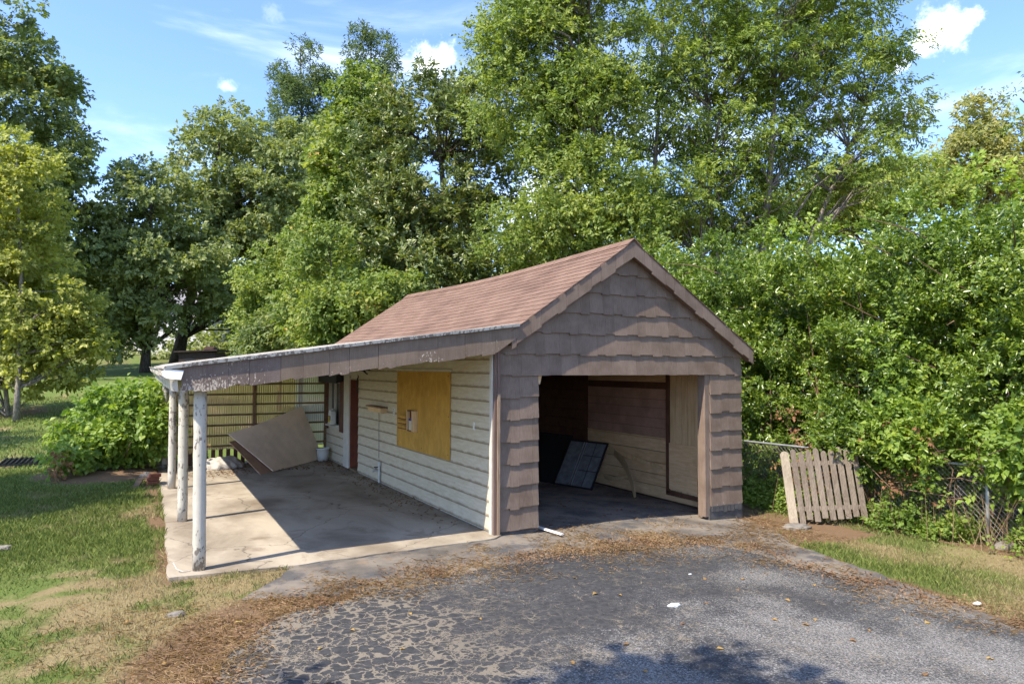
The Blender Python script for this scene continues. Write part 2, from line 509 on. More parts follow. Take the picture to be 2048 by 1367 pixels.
LM['pecan'] = leaf_mat('long_light_green_leaflet', [(0, (0.072, 0.126, 0.028)), (0.5, (0.138, 0.208, 0.045)), (0.9, (0.225, 0.288, 0.066)), (1, (0.31, 0.30, 0.07))], 0.5, 0.35, 0.32)
LM['hedge'] = leaf_mat('glossy_privet_leaf', [(0, (0.042, 0.086, 0.014)), (0.5, (0.090, 0.155, 0.023)), (0.93, (0.175, 0.245, 0.040)), (1, (0.36, 0.33, 0.05))], 0.30, 0.6, 0.27, 0.35)
LM['vine'] = leaf_mat('bright_vine_leaf', [(0, (0.065, 0.125, 0.022)), (0.5, (0.13, 0.215, 0.036)), (1, (0.235, 0.31, 0.055))], 0.45, 0.4, 0.32)
LM['yellowing'] = leaf_mat('yellowing_leaf', [(0, (0.12, 0.155, 0.055)), (0.6, (0.19, 0.215, 0.08)), (1, (0.28, 0.25, 0.095))], 0.6, 0.25, 0.3)
LM['weed'] = leaf_mat('weed_leaf', [(0, (0.055, 0.105, 0.018)), (0.6, (0.125, 0.20, 0.036)), (1, (0.22, 0.28, 0.065))], 0.5, 0.35, 0.3)
GAIN = 0.9
HUE = (1.06, 0.95)
LM['litter'] = leaf_mat('dead_leaf', [(0, (0.12, 0.072, 0.045)), (0.5, (0.235, 0.145, 0.088)), (1, (0.36, 0.25, 0.155))], 0.85, 0.15, 0.1)
LM['straw'] = leaf_mat('dry_pine_straw', [(0, (0.22, 0.145, 0.085)), (0.5, (0.38, 0.27, 0.165)), (1, (0.54, 0.42, 0.28))], 0.85, 0.15, 0.1)
LM['fallen'] = leaf_mat('fallen_yellow_brown_leaf', [(0, (0.24, 0.135, 0.065)), (0.5, (0.38, 0.24, 0.09)), (1, (0.46, 0.34, 0.11))], 0.8, 0.2, 0.1, obj_rand=True)
LM['brownvine'] = leaf_mat('withered_brown_leaf', [(0, (0.15, 0.08, 0.045)), (0.6, (0.32, 0.17, 0.09)), (1, (0.42, 0.26, 0.14))], 0.8, 0.15, 0.15)


def m_grass():
    m, t = material('grass_blade')
    g = t.n('ShaderNodeNewGeometry')
    gr = t.n('ShaderNodeAttribute', attribute_name='green').outputs['Fac']
    rnd = g.outputs['Random Per Island']
    green = t.ramp(rnd, [(0, (0.075, 0.108, 0.02)), (0.5, (0.150, 0.195, 0.038)), (1, (0.27, 0.305, 0.08))])
    straw = t.ramp(rnd, [(0, (0.22, 0.16, 0.072)), (0.5, (0.36, 0.285, 0.14)), (1, (0.47, 0.39, 0.215))])
    c = t.mix(gr, straw, green)
    b = t.n('ShaderNodeBsdfPrincipled', {'Roughness': 0.6, 'Specular IOR Level': 0.25})
    t.set(b.inputs['Base Color'], c)
    tr = t.n('ShaderNodeBsdfTranslucent')
    t.set(tr.inputs[0], c)
    mx = t.n('ShaderNodeMixShader', {0: 0.3})
    t.t.links.new(b.outputs[0], mx.inputs[1])
    t.t.links.new(tr.outputs[0], mx.inputs[2])
    o = t.n('ShaderNodeOutputMaterial')
    t.t.links.new(mx.outputs[0], o.inputs[0])
    return m


M['grass'] = m_grass()


# ------------------------------------------------------------------ object helpers
def tag(o, label=None, cat=None, group=None, kind=None):
    if label:
        o['label'] = label
    if cat:
        o['category'] = cat
    if group:
        o['group'] = group
    if kind:
        o['kind'] = kind
    return o


def empty(name, loc, label, cat, group=None, rz=0.0):
    o = bpy.data.objects.new(name, None)
    o.empty_display_size = 0.2
    C.objects.link(o)
    o.location = [float(v) for v in loc]
    o.rotation_euler[2] = rz
    return tag(o, label, cat, group)


def link(name, me, mat, parent=None):
    if mat is not None and not me.materials:
        me.materials.append(mat)
    o = bpy.data.objects.new(name, me)
    C.objects.link(o)
    if parent is not None:
        o.parent = parent
        # shapes are given in world space; keep them there
        p = parent
        M0 = Matrix.Identity(4)
        chain = []
        while p is not None:
            chain.append(p)
            p = p.parent
        for q in reversed(chain):
            M0 = M0 @ q.matrix_parent_inverse @ q.matrix_basis if q.parent else M0 @ q.matrix_basis
        o.matrix_parent_inverse = M0.inverted()
    return o


class MB:
    """collects shapes, then becomes one mesh object"""

    def __init__(self):
        self.v, self.f = [], []

    def add(self, vs, fs):
        b = len(self.v)
        self.v += [tuple(float(c) for c in p) for p in vs]
        self.f += [tuple(i + b for i in f) for f in fs]
        return self

    def box(self, x0, x1, y0, y1, z0, z1):
        return self.add([(x0, y0, z0), (x1, y0, z0), (x1, y1, z0), (x0, y1, z0), (x0, y0, z1), (x1, y0, z1), (x1, y1, z1), (x0, y1, z1)],
                        [(0, 3, 2, 1), (4, 5, 6, 7), (0, 1, 5, 4), (1, 2, 6, 5), (2, 3, 7, 6), (3, 0, 4, 7)])

    def obox(self, c, ax, ay, az):
        """box centred c with half-axis vectors"""
        c, ax, ay, az = (np.array(v, float) for v in (c, ax, ay, az))
        vs = [c + i * ax + j * ay + k * az for k in (-1, 1) for (i, j) in ((-1, -1), (1, -1), (1, 1), (-1, 1))]
        return self.add(vs, [(0, 3, 2, 1), (4, 5, 6, 7), (0, 1, 5, 4), (1, 2, 6, 5), (2, 3, 7, 6), (3, 0, 4, 7)])

    def hexa(self, vs):
        return self.add(vs, [(0, 3, 2, 1), (4, 5, 6, 7), (0, 1, 5, 4), (1, 2, 6, 5), (2, 3, 7, 6), (3, 0, 4, 7)])

    def prism(self, poly, fn0, fn1):
        """poly: list of 2-D points; fn0/fn1 map (a,b) to 3-D for the two caps"""
        n = len(poly)
        vs = [fn0(*p) for p in poly] + [fn1(*p) for p in poly]
        fs = [tuple(range(n))[::-1], tuple(range(n, 2 * n))] + [(i, (i + 1) % n, n + (i + 1) % n, n + i) for i in range(n)]
        return self.add(vs, fs)

    def tube(self, pts, rad, k=8, cap=True):
        pts = [np.array(p, float) for p in pts]
        if not hasattr(rad, '__len__'):
            rad = [rad] * len(pts)
        b = len(self.v)
        up = np.array([0.13, 0.21, 0.97])
        for i, p in enumerate(pts):
            d = pts[min(i + 1, len(pts) - 1)] - pts[max(i - 1, 0)]
            d = d / (np.linalg.norm(d) + 1e-9)
            u = np.cross(d, up if abs(d @ up) < 0.9 else np.array([1.0, 0.2, 0.1]))
            u /= np.linalg.norm(u)
            w = np.cross(d, u)
            for j in range(k):
                a = 2 * math.pi * j / k
                self.v.append(tuple(p + rad[i] * (math.cos(a) * u + math.sin(a) * w)))
        for i in range(len(pts) - 1):
            for j in range(k):
                a, c = b + i * k + j, b + i * k + (j + 1) % k
                self.f.append((a, c, c + k, a + k))
        if cap:
            self.f.append(tuple(b + j for j in range(k))[::-1])
            self.f.append(tuple(b + (len(pts) - 1) * k + j for j in range(k)))
        return self

    def lathe(self, c, prof, k=16, axis='z'):
        b = len(self.v)
        for (r, z) in prof:
            for j in range(k):
                a = 2 * math.pi * j / k
                self.v.append((c[0] + r * math.cos(a), c[1] + r * math.sin(a), c[2] + z))
        for i in range(len(prof) - 1):
            for j in range(k):
                a, d = b + i * k + j, b + i * k + (j + 1) % k
                self.f.append((a, d, d + k, a + k))
        self.f.append(tuple(b + j for j in range(k))[::-1])
        self.f.append(tuple(b + (len(prof) - 1) * k + j for j in range(k)))
        return self

    def mesh(self, name, smooth=False):
        me = bpy.data.meshes.new(name)
        me.from_pydata(self.v, [], self.f)
        me.update()
        if smooth:
            me.polygons.foreach_set('use_smooth', [True] * len(me.polygons))
        return me

    def build(self, name, mat, parent=None, smooth=False, bevel=0.0):
        o = link(name, self.mesh(name, smooth), mat, parent)
        if bevel:
            md = o.modifiers.new('bevel', 'BEVEL')
            md.width = bevel
            md.segments = 2
            md.limit_method = 'ANGLE'
        return o


def tri_mesh(name, V, T, attrs=None):
    """fast mesh from numpy arrays of vertices and triangles"""
    me = bpy.data.meshes.new(name)
    me.vertices.add(len(V))
    me.vertices.foreach_set('co', np.ascontiguousarray(V, np.float32).ravel())
    nt = len(T)
    me.loops.add(nt * 3)
    me.loops.foreach_set('vertex_index', np.ascontiguousarray(T, np.int32).ravel())
    me.polygons.add(nt)
    me.polygons.foreach_set('loop_start', np.arange(0, nt * 3, 3, dtype=np.int32))
    for k, a in (attrs or {}).items():
        at = me.attributes.new(k, 'FLOAT', 'POINT')
        at.data.foreach_set('value', np.ascontiguousarray(a, np.float32))
    me.update(calc_edges=True)
    return me


def unit(a):
    return a / (np.linalg.norm(a, axis=-1, keepdims=True) + 1e-9)


def leaves(P, D, N, L, W, fold=0.25, point=0.45):
    """one folded leaf (two triangles) for each row"""
    n = len(P)
    L = np.broadcast_to(np.asarray(L, float).reshape(-1, 1), (n, 1))
    W = np.broadcast_to(np.asarray(W, float).reshape(-1, 1), (n, 1))
    D = unit(D)
    S = unit(np.cross(D, N))
    Nn = np.cross(S, D)
    mid = P + D * L * point
    V = np.empty((n, 4, 3))
    V[:, 0] = P
    V[:, 1] = mid + S * W * 0.5 + Nn * W * fold
    V[:, 2] = P + D * L - Nn * L * 0.12
    V[:, 3] = mid - S * W * 0.5 + Nn * W * fold
    b = (np.arange(n) * 4)[:, None]
    T = np.concatenate([b + np.array([[0, 2, 1]]), b + np.array([[0, 3, 2]])], 1).reshape(-1, 3)
    return V.reshape(-1, 3), T


def merge(parts):
    Vs, Ts, o = [], [], 0
    for V, T in parts:
        Vs.append(V)
        Ts.append(T + o)
        o += len(V)
    return np.concatenate(Vs), np.concatenate(Ts)


def ball(n, r0=0.0, p=1 / 3):
    d = unit(rng.normal(size=(n, 3)))
    return d * (r0 + (1 - r0) * rng.random((n, 1)) ** p), d


def hash2(ix, iy, s=0):
    h = np.sin(ix * 127.1 + iy * 311.7 + s * 74.7) * 43758.5453
    return h - np.floor(h)


def vnoise(x, y, s=0):
    x, y = np.asarray(x, float), np.asarray(y, float)
    ix, iy = np.floor(x), np.floor(y)
    fx, fy = x - ix, y - iy
    fx, fy = fx * fx * (3 - 2 * fx), fy * fy * (3 - 2 * fy)
    a = hash2(ix, iy, s) * (1 - fx) + hash2(ix + 1, iy, s) * fx
    b = hash2(ix, iy + 1, s) * (1 - fx) + hash2(ix + 1, iy + 1, s) * fx
    return a * (1 - fy) + b * fy


def fbm(x, y, s=0, o=4):
    t, a, n = 0, 0.5, 0
    for i in range(o):
        t = t + a * vnoise(np.asarray(x) * 2 ** i, np.asarray(y) * 2 ** i, s + i)
        n += a
        a *= 0.5
    return t / n


def sstep(v, lo, hi):
    u = np.clip((np.asarray(v, float) - lo) / (hi - lo), 0, 1)
    return u * u * (3 - 2 * u)


# ------------------------------------------------------------------ terrain
def depth_of(x, y):
    return (x - CAM[0]) * math.sin(YAW) + (y - CAM[1]) * math.cos(YAW)


def side_of(x, y):
    return (x - CAM[0]) * math.cos(YAW) - (y - CAM[1]) * math.sin(YAW)


def gz(x, y):
    """height of the ground"""
    x, y = np.asarray(x, float), np.asarray(y, float)
    z = -0.045 * np.clip(x - 0.05, 0, 5.2)
    d = depth_of(x, y)
    return z + np.interp(d, [0, 24, 55, 75, 110, 400], [0, 0, 1.75, 3.4, 4.5, 6.0])


def ground_at(px, py):
    z = 0.0
    for _ in range(12):
        p = at_z(px, py, z)
        z = float(gz(p[0], p[1]))
    return p


def inside(x, y, poly):
    x, y = np.asarray(x), np.asarray(y)
    r = np.zeros(x.shape, bool)
    n = len(poly)
    for i in range(n):
        (x0, y0), (x1, y1) = poly[i], poly[(i + 1) % n]
        if y0 == y1:
            continue
        c = ((y0 > y) != (y1 > y)) & (x < (x1 - x0) * (y - y0) / (y1 - y0) + x0)
        r ^= c
    return r


def seg_dist(x, y, line):
    d = np.full(np.asarray(x).shape, 1e9)
    for (x0, y0), (x1, y1) in zip(line[:-1], line[1:]):
        vx, vy = x1 - x0, y1 - y0
        u = np.clip(((x - x0) * vx + (y - y0) * vy) / (vx * vx + vy * vy), 0, 1)
        d = np.minimum(d, np.hypot(x - x0 - u * vx, y - y0 - u * vy))
    return d


def wiggle(pts, step=0.12, amp=0.06, seed=0):
    out = []
    for i in range(len(pts) - 1):
        a, b = np.array(pts[i]), np.array(pts[i + 1])
        n = max(1, int(np.linalg.norm(b - a) / step))
        for k in range(n):
            p = a + (b - a) * k / n
            w = (fbm(p[0] * 3.1, p[1] * 3.1, seed) - 0.5) * 2 * amp
            w2 = (fbm(p[0] * 3.1, p[1] * 3.1, seed + 9) - 0.5) * 2 * amp
            out.append((float(p[0] + w), float(p[1] + w2)))
    return out


edge_px = [(395, 1385), (470, 1300), (545, 1238), (640, 1212), (720, 1192), (780, 1168), (960, 1140), (1090, 1118), (1200, 1101),
           (1290, 1091), (1370, 1086), (1450, 1095), (1560, 1120), (1660, 1152), (1800, 1190), (1920, 1225), (2060, 1266)]
edge_line = [tuple(ground_at(*p)[:2]) for p in edge_px]
edge_wig = wiggle([(-4.6, -4.6)] + edge_line + [(3.4, -7.5)], 0.1, 0.10, 3)
asphalt_poly = edge_wig + [(3.8, -9), (4.5, -16), (-9, -16), (-7.5, -10), (-5.6, -6.6)]
apron_px = [(480, 1200), (545, 1158), (610, 1130), (700, 1118), (860, 1090), (985, 1062)]
apron_line = [tuple(ground_at(*p)[:2]) for p in apron_px]
apron_poly = wiggle(apron_line, 0.1, 0.08, 5) + [(0.12, -0.05), (0.12, 8.97), (4.46, 8.97), (4.46, -0.3)] + wiggle(
    [(4.3, -0.9), (3.7, -1.9), (3.5, -3.0), (3.2, -4.2), (2.9, -5.2)], 0.1, 0.12, 6) + [(2.2, -5.0), (1.5, -2.2), (-1.6, -1.7)]
slab_poly = wiggle([(-3.93, -0.10), (-2.6, -0.24), (-1.2, -0.20), (0.02, -0.17)], 0.08, 0.05, 8) + [(0.10, -0.03), (0.10, 9.3), (-3.72, 9.3)] + wiggle(
    [(-3.72, 9.0), (-3.80, 3.0), (-3.93, -0.1)], 0.15, 0.05, 2)


def greenness(x, y):
    n = fbm(x * 0.55, y * 0.55, 21)
    n2 = fbm(x * 2.1, y * 2.1, 31)
    v = 0.32 + 0.66 * sstep(y, -0.3, 2.8) + (n - 0.5) * 1.9 + (n2 - 0.5) * 1.3 + (fbm(x * 5.5, y * 5.5, 37) - 0.5) * 1.2
    v = v - 0.2 * sstep(y, 7.5, 14) + 0.25 * sstep(depth_of(x, y), 30, 45)
    v = np.where((x > 0.5) & (y < 9), 0.50 + (n - 0.5) * 1.2 + (n2 - 0.5) * 0.8, v)
    return np.clip(v, 0, 1)


def dirtiness(x, y):
    n = fbm(x * 0.9, y * 0.9, 41)
    d = seg_dist(x, y, edge_line)
    v = 0.95 * sstep(d, 1.15, 0.25)
    front = (x > -1.0) & (x < 5.6) & (y > -1.8) & (y < 1.0)
    v = np.maximum(v, np.where(front, 0.9, 0.0))
    v = np.maximum(v, 0.9 * sstep(np.abs(x + 3.9), 0.32, 0.0) * (0.4 + fbm(x * 2, y * 1.3, 91)) * (y > -0.3) * (y < 10))
    v = np.maximum(v, 0.95 * sstep(np.hypot(x + 4.5, y - 8.6), 2.0, 1.0))
    v = np.maximum(v, 0.55 * sstep(y, -1.4, -3.2) * (x < -2.6))
    dd = depth_of(x, y)
    v = np.maximum(v, 0.42 * sstep(dd, 54, 60))
    v = np.maximum(v, 0.8 * sstep(np.hypot(x + 9, y - 28), 4.5, 1.5))
    v = np.maximum(v, np.where((x > 5.9) & (y < 20), 0.9, 0))
    return np.clip(v * (0.55 + 0.9 * n), 0, 1)


def axis_pts(lo, a, b, hi, step):
    c = np.arange(a, b + 1e-6, step)
    l = [a]
    s = step
    while l[-1] > lo:
        s *= 1.25
        l.append(l[-1] - s)
    r = [c[-1]]
    s = step
    while r[-1] < hi:
        s *= 1.25
        r.append(r[-1] + s)
    return np.concatenate([np.array(l[1:])[::-1], c, np.array(r[1:])])


xs = axis_pts(-500, -13, 9, 500, 0.11)
ys = axis_pts(-300, -8, 16, 900, 0.11)
gx, gy = np.meshgrid(xs, ys)
gxf, gyf = gx.ravel(), gy.ravel()
hard = inside(gxf, gyf, asphalt_poly) | inside(gxf, gyf, apron_poly) | inside(gxf, gyf, slab_poly)
zz = gz(gxf, gyf)
bumps = (fbm(gxf * 1.7, gyf * 1.7, 51) - 0.5) * 0.05 + (fbm(gxf * 0.35, gyf * 0.35, 55) - 0.5) * 0.10
near_hard = np.minimum(seg_dist(gxf, gyf, edge_line), 9)
bumps = bumps * sstep(np.minimum(near_hard, np.hypot(np.clip(gxf, -4, 5.2) - gxf, np.clip(gyf, -1, 9.2) - gyf)), 0.05, 1.2)
mound = 0.16 * np.exp(-((gxf + 4.6) ** 2 / 1.0 + (gyf - 8.6) ** 2 / 2.2))
zz = zz + np.where(hard, -0.03, -0.004 + bumps + mound)
nx, ny = len(xs), len(ys)
ii = (np.arange(ny - 1)[:, None] * nx + np.arange(nx - 1)[None, :]).ravel()
T = np.concatenate([np.stack([ii, ii + 1, ii + nx + 1], 1), np.stack([ii, ii + nx + 1, ii + nx], 1)])
me = tri_mesh('ground', np.stack([gxf, gyf, zz], 1), T, {'green': greenness(gxf, gyf), 'dirt': dirtiness(gxf, gyf)})
me.polygons.foreach_set('use_smooth', [True] * len(me.polygons))
tag(link('ground', me, M['ground']), kind='structure')


def sheet(name, poly, off, mat, step=0.5, skirt=0.05):
    bx = [p[0] for p in poly]
    by = [p[1] for p in poly]
    pts = [Vector(p) for p in poly]
    n = len(pts)
    X, Y = np.meshgrid(np.arange(min(bx), max(bx), step), np.arange(min(by), max(by), step))
    X, Y = X.ravel(), Y.ravel()
    ok = inside(X, Y, poly)
    pts += [Vector((float(a), float(b))) for a, b in zip(X[ok], Y[ok])]
    vs, es, fs, *_ = delaunay_2d_cdt(pts, [], [list(range(n))], 1, 1e-5)
    mb = MB()
    mb.add([(v.x, v.y, float(gz(v.x, v.y)) + off) for v in vs], [tuple(f) for f in fs])
    b = [(p[0], p[1], float(gz(*p)) + off) for p in poly]
    lo = [(p[0], p[1], p[2] - skirt) for p in b]
    mb.add(b + lo, [(i, (i + 1) % n, n + (i + 1) % n, n + i) for i in range(n)])
    o = mb.build(name, mat)
    return tag(o, kind='structure')


sheet('concrete_slab', slab_poly, 0.022, M['concrete'], 0.6, 0.09)
sheet('old_asphalt_apron', apron_poly, 0.004, M['apron'], 0.6)
sheet('asphalt_driveway', asphalt_poly, 0.012, M['asphalt'], 0.6)
# ------------------------------------------------------------------ garage
W, WL, WR, HEAD, ZB, EXP = 4.592, 0.698, 0.693, 2.15, 0.05, 0.30
YB = 9.05
PEAK = (2.27, 4.17)
ML, MR = 0.678, 0.646           # roof slopes
OVER = 0.125                    # how far the verge stands out of the front wall


def roof_z(x):
    return PEAK[1] - (ML * (PEAK[0] - x) if x < PEAK[0] else MR * (x - PEAK[0]))


def clip(poly, a, b, c):
    """keep the part of a polygon where a*x + b*z <= c"""
    out = []
    for i in range(len(poly)):
        p, q = poly[i], poly[(i + 1) % len(poly)]
        fp, fq = a * p[0] + b * p[1] - c, a * q[0] + b * q[1] - c
        if fp <= 0:
            out.append(p)
        if fp * fq < 0:
            s = fp / (fp - fq)
            out.append((p[0] + s * (q[0] - p[0]), p[1] + s * (q[1] - p[1])))
    return out


def under_roof(poly, drop):
    p = clip(poly, -ML, 1, PEAK[1] - ML * PEAK[0] - drop)
    if len(p) > 2:
        p = clip(p, MR, 1, PEAK[1] + MR * PEAK[0] - drop)
    return p


garage = empty('garage', (W / 2, 0, 0), 'weathered single garage with brown shingled gable front and open doorway', 'garage')

# front wall: the boards behind the shingles
mb = MB()
mb.box(0.0, WL - 0.02, 0.022, 0.12, ZB - 0.02, HEAD + 0.02)
mb.box(W - WR + 0.02, W, 0.022, 0.12, ZB - 0.02, HEAD + 0.02)
gp = under_roof([(0.0, HEAD + 0.0202), (W, HEAD + 0.0202), (W, 4.3), (0.0, 4.3)], 0.06)
mb.prism(gp, lambda a, b: (a, 0.12, b), lambda a, b: (a, 0.022, b))
front = mb.build('front_wall', M['trim_brown'], garage)


def wall_shingle(x0, x1, zb, zt, drop, worn=False, tilt=0.0):
    poly = [(x0, zb + drop), (x1, zb + drop + tilt), (x1, zt), (x0, zt)]
    poly = under_roof(poly, 0.07)
    if len(poly) < 3 or max(p[0] for p in poly) - min(p[0] for p in poly) < 0.03:
        return

    def outer(a, b):
        s = min(1, max(0, (b - zb) / (zt - zb)))
        return (a, -0.012 + 0.026 * s, b)
    n0 = MB()
    n0.prism(poly, lambda a, b: (a, 0.021, b), outer)
    n0.build('wall_shingle', M['shingle_worn'] if worn else M['shingle'], front)


GAP = 0.0015
lp = [(0.078, 0.245, -0.004), (0.245, 0.392, -0.020), (0.392, 0.598, 0.004), (0.598, WL, 0.010)]
rp = [(W - WR + 0.012, W - 0.445, -0.018), (W - 0.445, W - 0.275, 0.006), (W - 0.275, W + 0.012, -0.008)]
for k in range(7):
    z = ZB + EXP * k
    for pat in (lp, rp):
        for (a, b, d) in pat:
            jit = random.uniform(-0.004, 0.004)
            dd = d if k else d * 0.4 + 0.0
            wall_shingle(a + GAP / 2, b - GAP / 2, z, z + EXP + 0.016, dd + jit, worn=(k == 0 or (k in (5,) and pat is lp) or (k == 1 and a > 0.35 and pat is lp)),
                         tilt=random.uniform(-0.004, 0.004))
pattern = [0.19, 0.155, 0.31, 0.14, 0.20, 0.29, 0.16, 0.24]
for k in range(6):
    z = HEAD + EXP * k
    x, i = (0.078 if k < 2 else 0.3), k * 3
    x -= 0.0 if k == 0 else 0.07 * (k % 3)
    while x < W:
        w = pattern[i % 8]
        b = min(x + w, W + 0.012)
        d = [0.006, -0.018, -0.004, -0.022, 0.004, -0.012][(i * 5 + k) % 6]
        if k == 0 and b > WL and x < W - WR:
            d = random.uniform(-0.004, 0.003)
        if b - x > 0.04:
            wall_shingle(max(x, 0.078) + GAP / 2, b - GAP / 2, z, z + EXP + 0.016, d)
        x += w
        i += 1

# lining of the doorway and the corner boards
mb = MB()
mb.box(W - WR - 0.085, W - WR + 0.018, 0.02, 0.19, -0.12, HEAD - 0.002)
jb = mb.build('door_jamb', M['shingle'], garage, bevel=0.004)
MB().box(WL - 0.018, WL + 0.012, 0.03, 0.16, 0.0, HEAD - 0.002).build('door_jamb', M['trim_brown'], garage)
MB().box(WL + 0.014, W - WR - 0.102, 0.024, 0.13, HEAD + 0.003, HEAD + 0.0185).build('door_head', M['bare_wood'], garage)
MB().box(-0.012, 0.030, -0.032, 0.012, 0.02, 2.52).build('corner_board', M['trim_brown'], garage, bevel=0.003)
MB().box(0.032, 0.076, -0.042, 0.016, 0.02, 1.90).build('corner_board', M['bare_wood'], garage, bevel=0.004)
MB().box(0.033, 0.076, -0.036, 0.016, 1.902, 2.50).build('corner_board', M['trim_brown'], garage, bevel=0.003)
MB().box(-0.030, -0.001, 0.0125, 0.085, 0.02, 2.60).build('corner_board', M['white'], garage, bevel=0.003)

# foundations
mb = MB()
mb.box(0.05, WL - 0.03, 0.012, 0.14, -0.12, ZB - 0.021)
mb.build('foundation', M['foundation'], garage)
mb = MB()
mb.box(W - WR - 0.02, W + 0.004, -0.006, 0.16, -0.40, ZB - 0.021)
for k in range(8):                       # ragged tar strip hanging below the shingles
    a = W - WR + 0.02 + k * 0.082
    mb.box(a, a + 0.07, -0.024, -0.0065, -0.045 + random.uniform(-0.02, 0.015), ZB + 0.0)
mb.build('foundation', M['foundation'], garage)

# left wall with lap siding, door and window openings
DOOR0, DOOR1, WIN0, WIN1, WINZ0, WINZ1 = 6.33, 6.93, 7.72, 8.75, 0.86, 1.93
mb = MB()
mb.box(0.02, 0.12, 0.125, DOOR0, 0.0, 2.74)
mb.box(0.02, 0.12, DOOR0, DOOR1, 2.08, 2.74)
mb.box(0.02, 0.12, DOOR1, WIN0, 0.0, 2.74)
mb.box(0.02, 0.12, WIN0, WIN1, 0.0, WINZ0)
mb.box(0.02, 0.12, WIN0, WIN1, WINZ1, 2.74)
mb.box(0.02, 0.12, WIN1, YB, 0.0, 2.74)
left_wall = mb.build('left_wall', M['white'], garage)
ES, Z0 = 0.193, 2.164 - 0.193 * 11


def siding(y0, y1, z, zt):
    n0 = MB()
    n0.add([(-0.002, y0, z), (0.018, y0, z), (0.018, y0, zt), (0.012, y0, zt),
            (-0.002, y1, z), (0.018, y1, z), (0.018, y1, zt), (0.012, y1, zt)],
           [(0, 1, 2, 3), (7, 6, 5, 4), (0, 3, 7, 4), (1, 0, 4, 5), (3, 2, 6, 7), (2, 1, 5, 6)])
    n0.build('siding_board', M['siding'], left_wall, bevel=0.002)


for k in range(14):
    z = Z0 + ES * k
    if z > 2.7:
        break
    zt = min(z + ES + 0.002, 2.73)
    j = random.choice([2.2, 3.1, 3.9, 4.6, 2.9])
    siding(0.087, j - 0.001, max(z, 0.035), zt)
    siding(j + 0.001, DOOR0 - 0.005, max(z, 0.035) + random.uniform(-0.003, 0.003), zt)
    if zt < WINZ0 + 0.05:
        siding(7.36, YB, max(z, 0.035), zt)
    elif z > WINZ1:
        siding(DOOR1 - 0.5, YB, z, zt)
    else:
        siding(WIN1 + 0.03, YB, z, zt)
MB().box(-0.010, 0.016, 0.60, 0.645, 1.37, 1.48).build('socket_cover', M['white_bright'], garage, bevel=0.003)
mb = MB().box(-0.012, 0.014, 3.99, 4.07, 1.375, 1.51)
oc = mb.build('socket_cover', M['white_bright'], garage, bevel=0.003)
mb = MB()
for i in range(3):
    mb.box(-0.0165, -0.0121, 4.015, 4.045, 1.395 + i * 0.038, 1.41 + i * 0.038)
mb.build('socket_slots', M['black'], oc)

# boarded window
MB().box(-0.020, -0.0025, 1.443, 3.82, 0.84, 2.188).build('plywood_panel', M['plywood'], garage, bevel=0.002)
MB().box(-0.024, 0.0, 1.40, 3.87, 2.190, 2.222).build('window_head_trim', M['white'], garage)

for (y_, z_) in [(1.50, 2.12), (2.6, 2.13), (3.74, 2.12), (1.50, 0.92), (2.6, 0.91), (3.74, 0.93), (1.49, 1.5), (3.76, 1.5)]:
    MB().tube([(-0.0215, y_, z_), (-0.0195, y_, z_)], 0.011, 8).build('screw', M['black'], garage)
# side door standing open inwards, its frame, the window beyond
MB().box(-0.030, 0.13, DOOR1 + 0.002, 7.355, 0.03, 2.12).build('door_frame', M['white'], garage, bevel=0.005)
MB().box(0.0, 0.75, DOOR1 - 0.045, DOOR1 - 0.004, 0.06, 2.06).build('side_door', M['red_door'], garage, bevel=0.004)
MB().box(-0.02, 0.14, DOOR0, DOOR1, 0.0, 0.055).build('door_sill', M['bare_wood'], garage)
wf = MB()
wf.box(-0.012, 0.10, WIN0, WIN0 + 0.06, WINZ0, WINZ1)
wf.box(-0.012, 0.10, WIN1 - 0.06, WIN1, WINZ0, WINZ1)
wf.box(-0.012, 0.10, WIN0 + 0.06, WIN1 - 0.06, WINZ1 - 0.06, WINZ1)
wf.box(-0.05, 0.10, WIN0 + 0.0601, WIN1 - 0.0601, WINZ0 + 0.001, WINZ0 + 0.05)
win = wf.build('window', M['white'], garage)
MB().box(0.05, 0.06, WIN0 + 0.05, WIN1 - 0.05, WINZ0 + 0.04, WINZ1 - 0.05).build('pane', M['glass'], win)
MB().box(0.0, 0.045, 8.22, 8.26, WINZ0 + 0.051, WINZ1 - 0.061).build('mullion', M['white'], win)
MB().box(-0.030, -0.002, 7.40, 7.71, 0.77, 1.98).build('shutter', M['dark_wood'], garage)
MB().box(-0.03, -0.002, WIN1 + 0.03, WIN1 + 0.2, 0.77, 1.98).build('shutter', M['dark_wood'], garage)
MB().hexa([(-0.20, 7.37, 1.88), (-0.02, 7.37, 1.94), (-0.02, 9.04, 1.94), (-0.20, 9.04, 1.88),
           (-0.20, 7.37, 2.06), (-0.02, 7.37, 2.13), (-0.02, 9.04, 2.13), (-0.20, 9.04, 2.06)]).build('window_awning', M['black'], garage, bevel=0.004)

# back and right walls; boards on the inside of the right wall
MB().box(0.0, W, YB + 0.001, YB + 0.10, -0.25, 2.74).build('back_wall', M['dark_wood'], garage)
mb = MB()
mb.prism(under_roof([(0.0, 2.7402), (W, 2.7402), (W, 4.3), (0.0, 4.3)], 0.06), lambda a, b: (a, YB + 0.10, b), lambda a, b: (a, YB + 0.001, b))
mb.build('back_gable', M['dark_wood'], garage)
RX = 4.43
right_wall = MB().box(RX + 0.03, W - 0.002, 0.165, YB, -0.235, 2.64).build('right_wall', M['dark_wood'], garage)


def in_board(y0, y1, z0, z1, x=0.0, mat='board_in'):
    MB().box(RX - x, RX + 0.028 - x, y0, y1, z0, z1).build('wall_board', M[mat], right_wall, bevel=0.003)


